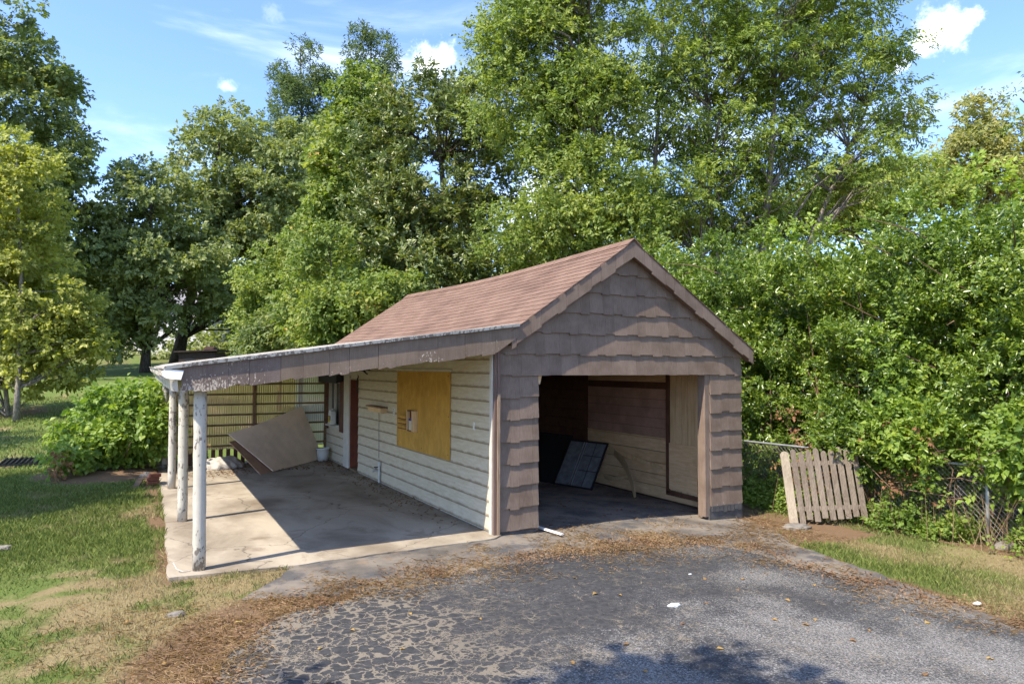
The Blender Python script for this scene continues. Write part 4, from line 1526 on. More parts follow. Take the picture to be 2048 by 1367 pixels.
# drain grate in the lawn
gp_ = ground_at(62, 926)
gr = empty('drain_grate', gp_, 'dark metal grate lying in the lawn beside the left bush', 'grate')
for i in range(7):
    MB().box(gp_[0] - 0.55, gp_[0] + 0.55, gp_[1] - 0.6 + i * 0.2, gp_[1] - 0.56 + i * 0.2, gp_[2] + 0.03, gp_[2] + 0.07).build('bar', M['black'], gr)
for i in range(12):
    x = gp_[0] - 0.54 + i * 0.096
    MB().box(x, x + 0.025, gp_[1] - 0.6, gp_[1] + 0.64, gp_[2] + 0.072, gp_[2] + 0.10).build('cross_bar', M['black'], gr)

# ------------------------------------------------------------------ picket panel and chain link fence
pk = empty('picket_panel', (5.65, -0.75, -0.24), 'leaning section of weathered grey picket fence beside the garage', 'fence panel')
u = unit(np.array([0.67, -0.71, 0.10]))
back = unit(np.array([0.71, 0.67, 0.0]))
wv = unit(np.array([0, 0, 1.0]) + back * 0.22 - u * 0.115)
nrm = unit(np.cross(u, wv))
wv_in = np.cross(nrm, u)
base0 = np.array([5.10, -0.53, -0.26])
xx = 0.0
for i in range(10):
    wd = 0.135 if i == 0 else 0.088
    H = 1.17 + 0.03 * math.sin(i * 2.1)
    lo = 0.0 if i < 2 else random.uniform(0.02, 0.10)
    poly = [(0, lo), (wd, lo), (wd, H - 0.05), (wd * 0.86, H - 0.015), (wd * 0.62, H), (wd * 0.38, H), (wd * 0.14, H - 0.015), (0, H - 0.05)]
    th = 0.02

    def pm(a_, b_, h_, xx=xx):
        return base0 + u * (xx + a_) + wv * b_ + nrm * h_
    mb = MB()
    mb.prism(poly, lambda a_, b_: pm(a_, b_, 0.0), lambda a_, b_: pm(a_, b_, th))
    mb.build('picket', M['picket_pale'] if i == 0 else M['picket'], pk, bevel=0.003)
    xx += wd + 0.026
for h in (0.24, 0.95):
    MB().obox(base0 + u * (xx / 2 - 0.03) + wv * h - nrm * 0.021, u * (xx / 2 - 0.06), wv * 0.035, nrm * 0.0195).build('rail', M['picket'], pk)

fence = empty('chain_link_fence', (6.2, -1.5, -0.24), 'rusty chain link fence with a grey steel post in front of the hedge', 'fence')
FA, FB = np.array([5.90, 3.0]), np.array([6.62, -4.6])
fd = unit(FB - FA)
fl = np.linalg.norm(FB - FA)
fp0 = ground_at(1988, 1085)
for s in (0.25, float((fp0[:2] - FA) @ fd), 3.3):
    p = FA + fd * s
    z = float(gz(*p))
    MB().tube([(p[0], p[1], z - 0.1), (p[0] - 0.012, p[1], z + 1.16)], 0.026, 12).build('post', M['galv'], fence, smooth=True)
    MB().lathe((p[0] - 0.012, p[1], z + 1.16), [(0.030, 0), (0.030, 0.03), (0.018, 0.055)], 12).build('cap', M['galv'], fence)
MB().tube([(FA[0], FA[1], float(gz(*FA)) + 1.10), (FB[0], FB[1], float(gz(*FB)) + 1.10)], 0.020, 8).build('top_rail', M['galv'], fence, smooth=True)
mb = MB()
pitch, H = 0.075, 1.08
n = int(fl / pitch)
for sgn in (1, -1):
    for i in range(-int(H / pitch) - 1, n + int(H / pitch) + 1):
        s0 = i * pitch
        h0, h1 = 0.0, H
        sa, sb = s0, s0 + sgn * H
        if max(sa, sb) < 0 or min(sa, sb) > fl:
            continue

        def at(s):
            return 0 if sb == sa else (s - sa) / (sb - sa)
        lo, hi = max(0, min(at(0), at(fl))), min(1, max(at(0), at(fl)))
        if hi <= lo:
            continue
        pts = []
        for t_ in (lo, hi):
            s = sa + (sb - sa) * t_
            p = FA + fd * s
            pts.append((p[0] + 0.003 * sgn, p[1], float(gz(*p)) + 0.02 + H * t_))
        mb.tube(pts, 0.0032, 3, cap=False)
tag(mb.build('wire_mesh', M['wire'], fence), kind='stuff')
# ------------------------------------------------------------------ vegetation
def lobe(px, py, D, rx, ry, rd=None):
    """ellipsoid of foliage: where it stands (pixel and distance) and its size in metres"""
    s = D / F_PX
    c = at_depth(px, py, D)
    return (c, np.array([rx * s, (rd if rd is not None else rx * s), ry * s]))


def clumps_in(lobes, n, shell=0.45, uneven=0.35, zmin=None):
    vol = np.array([(l[1][0] * l[1][1] + l[1][0] * l[1][2] + l[1][1] * l[1][2]) for l in lobes])
    k = np.maximum(1, np.round(n * vol / vol.sum()).astype(int))
    out, dirs = [], []
    cy_, sy_ = math.cos(YAW), math.sin(YAW)
    for (c, r), m in zip(lobes, k):
        d = unit(rng.normal(size=(m, 3)))
        f = shell + (1 - shell) * rng.random((m, 1)) ** 0.55
        nz = fbm(d[:, 0] * 2.2 + c[0], d[:, 1] * 2.2 + d[:, 2] * 1.9 + c[1], 5)[:, None]
        f = f * (1 - uneven * 0.5 + uneven * nz)
        q = d * f * r
        q = np.stack([q[:, 0] * cy_ + q[:, 1] * sy_, -q[:, 0] * sy_ + q[:, 1] * cy_, q[:, 2]], 1)
        out.append(c + q)
        dirs.append(d)
    P, Dd = np.concatenate(out), np.concatenate(dirs)
    if zmin is not None:
        ok = P[:, 2] > zmin
        P, Dd = P[ok], Dd[ok]
    return P, Dd


def foliage(P, out, cr, sprigs, k, slen, L, Wd, flat=0.6, droop=0.25, alt=0.9, up=0.25, fold=0.22, lvar=0.42, upn=0.7):
    """sprigs of leaves round every clump centre"""
    m = len(P)
    n = m * sprigs
    ci = np.repeat(np.arange(m), sprigs)
    crr = (cr * rng.uniform(0.6, 1.35, m))[ci][:, None]
    b, bd = ball(n, 0.15, 0.5)
    o = P[ci] + b * crr * np.array([1, 1, flat])
    d = unit(bd * 0.8 + out[ci] * 0.5 + rng.normal(size=(n, 3)) * 0.55 + np.array([0, 0, up]))
    nrm = unit(rng.normal(size=(n, 3)) * 0.55 + np.array([0, 0, upn]) + out[ci] * 0.35 + np.array([-0.25, -0.3, 0]))
    sd = unit(np.cross(d, nrm))
    parts_P, parts_D, parts_N = [], [], []
    for j in range(k):
        s = (0.15 + 0.85 * (j + 0.5) / k) * slen * rng.uniform(0.8, 1.2, (n, 1))
        sg = 1 if j % 2 else -1
        tipf = 1.0 if j < k - 1 else 0.15
        parts_P.append(o + d * s)
        parts_D.append(d * 0.6 + sd * sg * alt * tipf + rng.normal(size=(n, 3)) * 0.28 - np.array([0, 0, droop]))
        parts_N.append(unit(nrm + rng.normal(size=(n, 3)) * 0.35))
    PP, DD, NN = (np.concatenate(a) for a in (parts_P, parts_D, parts_N))
    sc = rng.uniform(1 - lvar, 1 + lvar, len(PP))
    return leaves(PP, DD, NN, L * sc, Wd * sc, fold)


def limbs(mb, spine, rads, P, every=1, r_end=0.012, k=5, rise=0.5, rmax=0.09):
    spine = np.array(spine, float)
    for p in P[::every]:
        h = np.hypot(*(spine[:, :2] - p[:2]).T)
        zt = p[2] - rise * h
        i = int(np.argmin(np.abs(spine[:, 2] - zt) + 0.25 * h))
        i = max(1, i)
        a = spine[i]
        L = np.linalg.norm(p - a)
        mid = a + (p - a) * 0.5 + np.array([0, 0, 0.10 * L]) + rng.normal(size=3) * 0.07 * L
        q1 = a + (p - a) * 0.25 + np.array([0, 0, 0.03 * L]) + rng.normal(size=3) * 0.03 * L
        r0 = min(rmax, rads[i] * 0.55, 0.012 + 0.014 * L)
        mb.tube([a, q1, mid, p], [r0, r0 * 0.75, r0 * 0.45, r_end], k, cap=False)


def spine_of(base, top, n=9, bend=0.25, seed=0):
    base, top = np.array(base, float), np.array(top, float)
    pts = []
    H = top[2] - base[2]
    for i in range(n):
        s = i / (n - 1)
        w = np.array([math.sin(s * 5 + seed), math.cos(s * 4.2 + seed * 1.7), 0]) * bend * s
        pts.append(base + (top - base) * s + w)
    return pts


def tree(name, label, lobes, base, top, r0, nclump, leaf, mat, bark='bark_dark', extra_stems=(), every=2, shell=0.45, uneven=0.4,
         group=None, rise=0.5, bend=0.25, zmin=None, cat='tree', seed=0, rmax=0.09):
    base = np.array(base, float)
    root = empty(name, base, label, cat, group)
    P, od = clumps_in(lobes, nclump, shell, uneven, zmin)
    V, T = foliage(P, od, **leaf)
    link('crown', tri_mesh('crown', V, T), LM[mat], root)
    mb = MB()
    sp = spine_of(base, top, 10, bend, seed)
    rr = [r0 * (1.25 if i == 0 else 1.0) * (1 - 0.9 * i / 9) + 0.01 for i in range(10)]
    mb.tube(sp, rr, 10)
    allsp, allr = list(sp), list(rr)
    for (b2, t2, r2) in extra_stems:
        s2 = spine_of(b2, t2, 10, bend, seed + 3)
        q2 = [r2 * (1 - 0.9 * i / 9) + 0.008 for i in range(10)]
        mb.tube(s2, q2, 8)
        allsp += s2
        allr += q2
    limbs(mb, allsp, allr, P, every, rise=rise, rmax=rmax)
    mb.build('trunk', M[bark], root, smooth=True)
    return root


def g3(x, y):
    return np.array([x, y, float(gz(x, y)) - 0.05])


def base_under(px, D):
    p = at_depth(px, 734, D)
    return g3(p[0], p[1])


# --- young sweetgum on the left edge
b1 = ground_at(33, 842)
tree('sweetgum_tree', 'young yellow-green sweetgum with two slim trunks at the left edge of the lawn',
     [lobe(-30, 500, 29, 130, 250), lobe(45, 620, 29, 120, 140), lobe(40, 420, 29, 85, 150), lobe(110, 700, 28.5, 85, 70), lobe(-40, 700, 29.5, 130, 80), lobe(30, 730, 28, 60, 60),
      lobe(140, 640, 29, 50, 60)],
     b1, at_depth(45, 290, 29), 0.10, 300, dict(cr=0.62, sprigs=34, k=5, slen=0.34, L=0.15, Wd=0.13, droop=0.35, flat=0.5), 'sweetgum', 'bark_grey',
     extra_stems=[(ground_at(16, 832), at_depth(-20, 380, 29.5), 0.08)], every=2, bend=0.2)
# --- tall dark tree behind it
tree('tall_tree', 'tall dark green tree rising behind the sweetgum in the upper left corner',
     [lobe(-60, 250, 50, 190, 260), lobe(60, 300, 50, 110, 170), lobe(-40, 20, 50, 120, 140), lobe(70, 170, 50, 70, 90), lobe(-80, 470, 50, 260, 160), lobe(95, 360, 50, 80, 90), lobe(90, 480, 50, 110, 110)],
     base_under(-40, 51), at_depth(-30, -60, 50), 0.45, 330, dict(cr=1.0, sprigs=40, k=5, slen=0.5, L=0.30, Wd=0.20, droop=0.2, flat=0.5), 'dark', every=4)
# --- two oaks at the far end of the lawn
tree('oak_tree', 'rounded mid green oak with slim trunk at the far end of the lawn',
     [lobe(290, 430, 55, 100, 105), lobe(340, 540, 55, 120, 110), lobe(235, 540, 55, 85, 110), lobe(250, 630, 54, 80, 60), lobe(230, 650, 54, 60, 60), lobe(415, 585, 57, 45, 45)],
     base_under(290, 55), at_depth(310, 350, 55), 0.34, 250, dict(cr=1.0, sprigs=40, k=5, slen=0.5, L=0.30, Wd=0.20, droop=0.2, flat=0.5), 'oak', every=3, rise=0.7)
tree('oak_tree', 'broad grey-green oak with thick dark trunk behind the carport roof',
     [lobe(460, 330, 62, 110, 115), lobe(540, 400, 62, 105, 130), lobe(400, 470, 62, 80, 110), lobe(590, 330, 62, 70, 100), lobe(500, 520, 62, 120, 80), lobe(485, 610, 62, 90, 50), lobe(590, 480, 62, 60, 80)],
     base_under(352, 62), at_depth(450, 260, 62), 0.52, 260, dict(cr=1.1, sprigs=40, k=5, slen=0.55, L=0.33, Wd=0.22, droop=0.2, flat=0.5), 'oak', every=3, rise=0.7, rmax=0.2)
# --- dark conifers
for (px, top, D, l) in [(605, 95, 76, 'dark blue-green conifer on the left of the pair behind the oak'), (745, 58, 78, 'dark blue-green conifer on the right of the pair, top above the sweetgum')]:
    tree('conifer_tree', l, [lobe(px, top + 60, D, 46, 66), lobe(px - 12, top + 140, D, 66, 90), lobe(px + 8, top + 230, D, 80, 120), lobe(px, top + 390, D, 75, 150)],
         base_under(px, D), at_depth(px, top, D), 0.35, 200, dict(cr=1.0, sprigs=34, k=6, slen=0.7, L=0.36, Wd=0.12, droop=0.0, flat=0.7, up=0.5), 'pine', every=3,
         group='conifers behind the oak', uneven=0.6)
# --- sweetgum behind the garage
tree('sweetgum_tree', 'tall light green sweetgum with yellowing tips left of the dark magnolia',
     [lobe(725, 225, 27, 55, 100), lobe(715, 330, 27, 82, 120), lobe(690, 470, 27, 85, 120), lobe(740, 560, 26, 95, 100), lobe(680, 600, 25.5, 85, 75), lobe(790, 470, 27, 60, 100), lobe(640, 640, 26, 60, 50)],
     base_under(735, 27), at_depth(730, 140, 27), 0.22, 250, dict(cr=0.6, sprigs=38, k=5, slen=0.32, L=0.15, Wd=0.13, droop=0.35, flat=0.5), 'gum2', 'bark_grey', every=3)
# --- magnolia
tree('magnolia_tree', 'dense dark glossy magnolia with brownish leaves behind the garage roof',
     [lobe(880, 330, 25, 165, 160), lobe(830, 460, 24.5, 150, 130), lobe(960, 480, 25, 130, 130), lobe(870, 230, 25, 95, 85), lobe(790, 300, 25.5, 75, 90), lobe(880, 560, 24, 170, 70), lobe(960, 250, 26, 90, 90)],
     base_under(900, 25.5), at_depth(880, 160, 25), 0.25, 290, dict(cr=0.55, sprigs=28, k=8, slen=0.20, L=0.16, Wd=0.066, droop=-0.1, flat=0.7, alt=1.1, up=0.6), 'magnolia', every=3, shell=0.6)
# --- elm with the pale stem
tree('elm_tree', 'tall light green tree with slender pale trunk behind the garage ridge',
     [lobe(1100, 90, 22, 140, 120), lobe(1055, 230, 22, 115, 110), lobe(1150, 260, 21.5, 130, 140), lobe(1180, 400, 21, 130, 120), lobe(1090, 470, 21, 110, 90), lobe(1240, 470, 20.5, 110, 90), lobe(1200, 100, 22, 110, 140), lobe(1130, -40, 22, 150, 80), lobe(1015, 80, 22.5, 60, 70)],
     base_under(1192, 21.5), at_depth(1180, -60, 22), 0.17, 480, dict(cr=0.58, sprigs=34, k=7, slen=0.30, L=0.110, Wd=0.062, droop=0.1, flat=0.45), 'elm', 'bark_grey', every=2, bend=0.12, shell=0.3)
# --- open-crowned pecan
tree('pecan_tree', 'open-crowned light green pecan with several forking trunks above the hedge',
     [lobe(1420, 120, 24, 130, 130), lobe(1560, 110, 24, 130, 120), lobe(1680, 150, 24, 110, 110), lobe(1330, 220, 24, 110, 130), lobe(1480, 280, 24, 130, 95), lobe(1640, 300, 24, 130, 75), lobe(1780, 215, 24, 75, 42),
      lobe(1390, 380, 23, 110, 70), lobe(1560, -20, 24, 200, 80), lobe(1360, 10, 24, 120, 100), lobe(1800, 95, 24, 52, 42), lobe(1740, 350, 24, 100, 45), lobe(1680, 30, 24, 110, 70), lobe(1810, 250, 24, 50, 26), lobe(1430, 440, 25, 140, 60), lobe(1300, 430, 24.5, 90, 90), lobe(1560, 430, 25.5, 120, 50)],
     base_under(1490, 24), at_depth(1560, -20, 24), 0.20, 560, dict(cr=0.62, sprigs=22, k=10, slen=0.36, L=0.150, Wd=0.050, droop=0.45, flat=0.45, alt=1.0), 'pecan', 'bark_grey',
     extra_stems=[(base_under(1485, 24.2), at_depth(1380, 20, 24), 0.16), (base_under(1330, 23), at_depth(1300, 40, 24), 0.16), (base_under(1385, 23.5), at_depth(1440, 60, 24), 0.14), (base_under(1500, 24), at_depth(1740, 130, 24), 0.15)],
     every=1, shell=0.2, bend=0.3, rise=0.8)
# --- yellowing tree far right and the wood behind the hedge
tree('yellowing_tree', 'thin tree with yellowing leaves far behind the hedge at the right edge',
     [lobe(1960, 250, 42, 60, 55), lobe(1930, 320, 42, 80, 55), lobe(2030, 300, 42, 70, 60), lobe(1990, 380, 42, 130, 60)],
     base_under(1965, 42), at_depth(1965, 200, 42), 0.25, 120, dict(cr=0.7, sprigs=30, k=5, slen=0.45, L=0.22, Wd=0.14, droop=0.2, flat=0.4), 'yellowing', every=2, shell=0.3)
tree('broadleaf_tree', 'dull green tree between the pecan and the yellowing tree, above the hedge',
     [lobe(1760, 400, 36, 120, 60), lobe(1860, 370, 36, 70, 50), lobe(1640, 420, 36, 120, 50)],
     base_under(1770, 36), at_depth(1780, 340, 36), 0.25, 110, dict(cr=0.8, sprigs=34, k=5, slen=0.45, L=0.22, Wd=0.13, droop=0.2, flat=0.45), 'elm', every=3)
tree('walnut_tree', 'small leafy tree whose branch tips reach in at the right edge of the sky',
     [lobe(2160, 190, 12.5, 85, 110), lobe(2052, 205, 12, 26, 16), lobe(2056, 238, 12, 28, 12)], base_under(2330, 13), at_depth(2240, 60, 12.8), 0.09, 46,
     dict(cr=0.16, sprigs=5, k=9, slen=0.26, L=0.075, Wd=0.026, droop=0.4, flat=0.5, alt=1.0), 'pecan', 'bark_grey', every=2, bend=0.1)
# --- vine-covered shrubs left of the garage roof
for (ls, l, mt, base, D) in [
    ([lobe(560, 570, 31, 75, 75), lobe(520, 640, 31, 55, 55), lobe(600, 520, 31, 45, 60)], 'vine-covered bright green shrub left of the garage roof end', 'elm', 560, 31),
    ([lobe(600, 660, 28, 80, 45), lobe(540, 690, 28, 60, 30), lobe(660, 670, 26, 60, 40)], 'low brownish green thicket just above the carport roof', 'dark', 600, 28)]:
    tree('vine_shrub', l, ls, base_under(base, D), at_depth(base, 560, D), 0.08, 110, dict(cr=0.5, sprigs=36, k=5, slen=0.3, L=0.13, Wd=0.085, droop=0.35, flat=0.7), mt, every=3, cat='shrub', rise=0.2)
tree('sapling', 'bright yellow-green sapling leaning over the left end of the garage roof',
     [lobe(660, 560, 21.5, 62, 105), lobe(720, 620, 20.5, 85, 62), lobe(790, 590, 20.5, 45, 40), lobe(640, 650, 21, 40, 50)], base_under(690, 21.5), at_depth(670, 480, 21.5), 0.06, 120,
     dict(cr=0.42, sprigs=32, k=5, slen=0.28, L=0.115, Wd=0.085, droop=0.35, flat=0.5), 'gum2', every=2, cat='tree')
# --- wood at the end of the garden: one mass
wood = []
for (px, D, h, r) in [(-250, 98, 300, 150), (-120, 92, 250, 140), (20, 95, 250, 130), (130, 90, 220, 110), (240, 98, 200, 100), (420, 92, 190, 120), (540, 95, 230, 120), (650, 90, 260, 120), (760, 85, 260, 120), (880, 70, 250, 160), (1020, 60, 270, 180),
                      (1200, 52, 260, 220), (1400, 48, 230, 240), (1620, 50, 250, 220), (1850, 55, 250, 220), (2080, 55, 260, 240), (2300, 55, 280, 240)]:
    wood.append(lobe(px, 734 - h * 0.45, D, r, h * 0.5))
P, od = clumps_in(wood, 900, 0.5, 0.5)
V, T = foliage(P, od, cr=1.9, sprigs=16, k=5, slen=0.9, L=0.62, Wd=0.42, droop=0.2, flat=0.6)
tag(link('distant_wood', tri_mesh('distant_wood', V, T), LM['dark']), 'dark mass of trees closing the far end of the garden', 'trees', kind='stuff')
P, od = clumps_in([lobe(px, 705, D, 100, 40) for (px, D) in [(60, 74), (180, 76), (420, 72), (560, 60)]], 150, 0.4, 0.5)
V, T = foliage(P, od, cr=0.9, sprigs=24, k=5, slen=0.6, L=0.36, Wd=0.25)
tag(link('undergrowth', tri_mesh('undergrowth', V, T), LM['oak']), 'low dark undergrowth at the foot of the far trees', 'undergrowth', kind='stuff')

# --- overgrown hedge behind the fence
hed = empty('hedge', (7.6, 0.0, -0.24), 'tall overgrown glossy green hedge behind the fence on the right', 'hedge')
hl = []
for i, y in enumerate(np.arange(-6.5, 14.0, 1.15)):
    hgt = 5.2 + 0.35 * math.sin(i * 1.9) + (0.25 if y < -1 else 0.0) - 0.06 * max(0, y - 4)
    x0 = 7.30 + 0.25 * math.sin(i * 2.3) - 0.04 * (y + 2)
    for (zf, rx, rz) in ((0.22, 1.05, 0.95), (0.45, 1.3, 1.1), (0.68, 1.35, 1.1), (0.86, 1.1, 0.85)):
        hl.append((np.array([x0 + random.uniform(-.25, .25) + 0.7 * zf, y + random.uniform(-.3, .3), -0.24 + hgt * zf]), np.array([rx, 1.05, rz])))
over = []
for i, y in enumerate(np.arange(-6.2, -0.2, 0.30)):
    if abs(y - fp0[1]) < 0.36:
        continue
    over.append((np.array([6.06 - 0.095 * y + 0.10 * math.sin(i * 2.7), y, 1.14 + 0.18 * math.sin(i * 1.7)]), np.array([0.30, 0.32, 0.40 + 0.08 * math.sin(i * 3.1)])))
P, od = clumps_in(hl, 1850, 0.72, 0.45, zmin=0.1)
P2, od2 = clumps_in(over, 190, 0.3, 0.4, zmin=0.5)
P, od = np.concatenate([P, P2]), np.concatenate([od, od2])
ok = P[:, 0] < 9.3
P, od = P[ok], od[ok]
vine_c = (fbm(P[:, 1] * 0.8, P[:, 2] * 0.8, 63) + 0.25 * sstep(P[:, 1], -2.2, -4.5)) > 0.70
Vv, Tv = foliage(P[vine_c], od[vine_c], cr=0.36, sprigs=17, k=6, slen=0.20, L=0.095, Wd=0.056, flat=0.8, droop=0.25, fold=0.2)
link('vine_foliage', tri_mesh('vine_foliage', Vv, Tv), LM['vine'], hed)
P, od = P[~vine_c], od[~vine_c]
near = (P[:, 1] < 5)
f1 = foliage(P[near], od[near], cr=0.29, sprigs=24, k=8, slen=0.18, L=0.074, Wd=0.041, flat=0.75, droop=0.0, alt=0.9, up=0.55, fold=0.3)
f2 = foliage(P[~near], od[~near], cr=0.40, sprigs=17, k=7, slen=0.22, L=0.095, Wd=0.05, flat=0.8, droop=0.05, alt=0.9, up=0.5, fold=0.3)
V, T = merge([f1, f2])
link('foliage', tri_mesh('foliage', V, T), LM['hedge'], hed)
mb = MB()
for i in range(60):              # bare stems showing low down
    y = rng.uniform(-5.5, 8)
    x = 7.3 + rng.uniform(0.0, 1.6)
    b = np.array([x, y, -0.26])
    t_ = b + np.array([rng.normal() * 0.5 - 0.2, rng.normal() * 0.6, rng.uniform(2.0, 4.2)])
    m_ = (b + t_) / 2 + rng.normal(size=3) * 0.15
    mb.tube([b, m_, t_], [0.03, 0.02, 0.008], 5, cap=False)
for i in range(40):
    y = rng.uniform(-5, 6)
    b = np.array([7.2, y, rng.uniform(1.0, 4.4)])
    t_ = b + np.array([-rng.uniform(0.5, 1.1), rng.normal() * 0.6, rng.uniform(-0.1, 0.7)])
    mb.tube([b, (b + t_) / 2 + rng.normal(size=3) * 0.06, t_], [0.014, 0.010, 0.004], 4, cap=False)
mb.build('stems', M['twig'], hed)
# dark leaf wall behind it so the hedge reads as deep
P, od = clumps_in([(np.array([9.6, y, 2.5]), np.array([0.8, 1.2, 2.7])) for y in np.arange(-7, 15, 1.5)], 480, 0.2, 0.3, zmin=-0.1)
V, T = foliage(P, od, cr=0.6, sprigs=18, k=6, slen=0.3, L=0.19, Wd=0.11)
link('inner_foliage', tri_mesh('inner_foliage', V, T), LM['hedge'], hed)

# --- withered vines on the fence
wv_root = empty('withered_vine', (6.1, -1.2, -0.2), 'withered brown vine trailing over the top of the picket panel', 'vine')
mb = MB()
ends = []
for i in range(46):
    a = np.array([6.15 + rng.uniform(-.15, .5), rng.uniform(-3.4, 1.6), rng.uniform(-0.2, 1.0)])
    t_ = a + np.array([-rng.uniform(0, 0.5), rng.normal() * 0.6, rng.uniform(0.1, 0.9)])
    m_ = (a + t_) / 2 + rng.normal(size=3) * 0.12
    mb.tube([a, m_, t_], [0.008, 0.007, 0.003], 4, cap=False)
    ends += [m_, t_]
mb.build('stems', M['twig'], wv_root)
E_ = np.array(ends)
sel = E_[(E_[:, 1] < 0.4) & (E_[:, 1] > -2.4)]
V, T = foliage(sel, np.tile([[-0.5, -0.3, 0.2]], (len(sel), 1)), cr=0.14, sprigs=8, k=3, slen=0.12, L=0.055, Wd=0.035, droop=0.6)
link('leaves', tri_mesh('leaves', V, T), LM['brownvine'], wv_root)

# --- weeds along the fence
n = 620
wy = rng.uniform(-4.8, 2.4, n)
wx = 5.95 - 0.095 * wy + rng.normal(size=n) * 0.28 + 0.12
keep = ~((wx < 4.75) & (wy > -0.2)) & ~((wx < 6.0) & (wy > -1.45) & (wy < -0.1) & (rng.random(len(wx)) < 0.9))
wx, wy = wx[keep], wy[keep]
keep = ~((np.abs(wy - fp0[1] + 0.15) < 0.3) & (wx < fp0[0]))
wx, wy = wx[keep], wy[keep]
wz = gz(wx, wy) + np.abs(rng.normal(size=len(wx))) * 0.16
wz = np.where(rng.random(len(wx)) < 0.18, wz + rng.uniform(0, 0.6, len(wx)), wz)
P = np.stack([wx, wy, wz + 0.03], 1)
V, T = foliage(P, np.tile([[-0.4, -0.3, 0.6]], (len(P), 1)), cr=0.13, sprigs=9, k=4, slen=0.12, L=0.055, Wd=0.038, flat=0.8, droop=0.1)
tag(link('fence_weeds', tri_mesh('fence_weeds', V, T), LM['weed']), 'bright green weeds growing along the foot of the fence', 'weeds', kind='stuff')
# dry stalks among them
mb = MB()
for i in range(160):
    y = rng.uniform(-4.6, 0.5)
    x = 5.95 - 0.095 * y + rng.normal() * 0.22
    z = float(gz(x, y))
    t_ = np.array([x + rng.normal() * 0.2, y + rng.normal() * 0.2, z + rng.uniform(0.3, 0.9)])
    mb.tube([(x, y, z), t_], [0.005, 0.002], 3, cap=False)
tag(mb.build('dry_stalks', LM['straw']), 'dry pale stalks among the weeds at the fence', 'stalks', kind='stuff')

# --- bush by the carport
bs = [(np.array([-4.45, 9.1, 0.95]), np.array([0.95, 0.9, 0.75])), (np.array([-4.0, 9.6, 1.25]), np.array([0.75, 0.8, 0.6])), (np.array([-5.0, 8.8, 0.62]), np.array([0.65, 0.7, 0.5])),
      (np.array([-4.6, 8.6, 0.55]), np.array([0.7, 0.5, 0.45])), (np.array([-3.85, 8.6, 0.9]), np.array([0.35, 0.5, 0.7])), (np.array([-5.35, 8.0, 0.42]), np.array([0.28, 0.35, 0.34]))]
bush = empty('bush', (-4.5, 9.0, 0.0), 'rounded leafy green bush at the left corner of the carport', 'bush')
P, od = clumps_in(bs, 230, 0.6, 0.35, zmin=0.16)
V, T = foliage(P, od, cr=0.20, sprigs=13, k=5, slen=0.20, L=0.105, Wd=0.075, flat=0.8, droop=0.3, fold=0.15)
link('foliage', tri_mesh('foliage', V, T), LM['vine'], bush)
mb = MB()
for i in range(26):
    a = np.array([-4.45 + rng.normal() * 0.22, 8.95 + rng.normal() * 0.2, 0.05])
    t_ = a + np.array([rng.normal() * 0.55, rng.normal() * 0.4 - 0.1, rng.uniform(0.5, 1.1)])
    mb.tube([a, (a + t_) / 2 + rng.normal(size=3) * 0.08, t_], [0.018, 0.013, 0.005], 5, cap=False)
mb.build('stems', M['twig'], bush)
trail = foliage(np.array([[-5.42, 7.6, 0.12 + 0.09 * i] for i in range(6)]), np.tile([[-0.3, -0.4, -0.3]], (6, 1)), cr=0.11, sprigs=10, k=3, slen=0.12, L=0.07, Wd=0.05, droop=0.8)
tag(link('withered_tip', tri_mesh('withered_tip', *trail), LM['brownvine'], bush), kind='stuff')

# --- trees left of the frame, whose shade falls across lawn and driveway
for (x, y, z, r, l) in [(-9.85, -9.75, 9.0, 3.1, 'tree standing left of the driveway whose shade falls on the asphalt'), (-13.0, 4.6, 8.8, 1.6, 'tree standing left of the lawn whose shade falls on the grass'),
                        (-17.5, 15.0, 9.5, 3.2, 'tree further back on the left whose shade crosses the far lawn'),
                        (-36, 36, 13, 6.0, 'large unseen tree added beyond the left edge to shade the far end of the lawn'), (-34, 48, 14, 6.5, 'largest unseen tree added beyond the left edge to shade the ground under the oaks')]:  # these two are unseen, added to shade the far ground
    b = g3(x - 0.3, y - 0.2)
    tree('shade_tree', l, [(np.array([x, y, z]), np.array([r, r, r * 0.75])), (np.array([x - r * 0.7, y + r * 0.3, z - 0.8]), np.array([r * 0.7, r * 0.7, r * 0.5])), (np.array([x + 0.5, y + r * 0.8, z - .4]), np.array([r * 0.7, r * 0.7, r * 0.5]))],
         b, (x, y, z + r * 0.5), 0.2, 105, dict(cr=0.6, sprigs=24, k=5, slen=0.4, L=0.24, Wd=0.17), 'dark', every=3)

# ------------------------------------------------------------------ grass
def blades(X, Y, h, w, lean=0.5):
    n = len(X)
    Z = gz(X, Y)
    a = rng.uniform(0, 2 * math.pi, n)
    t = rng.uniform(0, 2 * math.pi, n)
    ln = rng.uniform(0.1, lean, n) * h
    V = np.empty((n, 4, 3))
    dx, dy = np.cos(a) * w / 2, np.sin(a) * w / 2
    bz = Z - 0.01
    V[:, 0] = np.stack([X - dx, Y - dy, bz], 1)
    V[:, 1] = np.stack([X + dx, Y + dy, bz], 1)
    V[:, 2] = np.stack([X + np.cos(t) * ln * 0.4 + dx * 0.6, Y + np.sin(t) * ln * 0.4 + dy * 0.6, Z + h * 0.6], 1)
    V[:, 3] = np.stack([X + np.cos(t) * ln, Y + np.sin(t) * ln, Z + h], 1)
    b = (np.arange(n) * 4)[:, None]
    T = np.concatenate([b + np.array([[0, 1, 2]]), b + np.array([[0, 2, 3]])], 1).reshape(-1, 3)
    return V.reshape(-1, 3), T


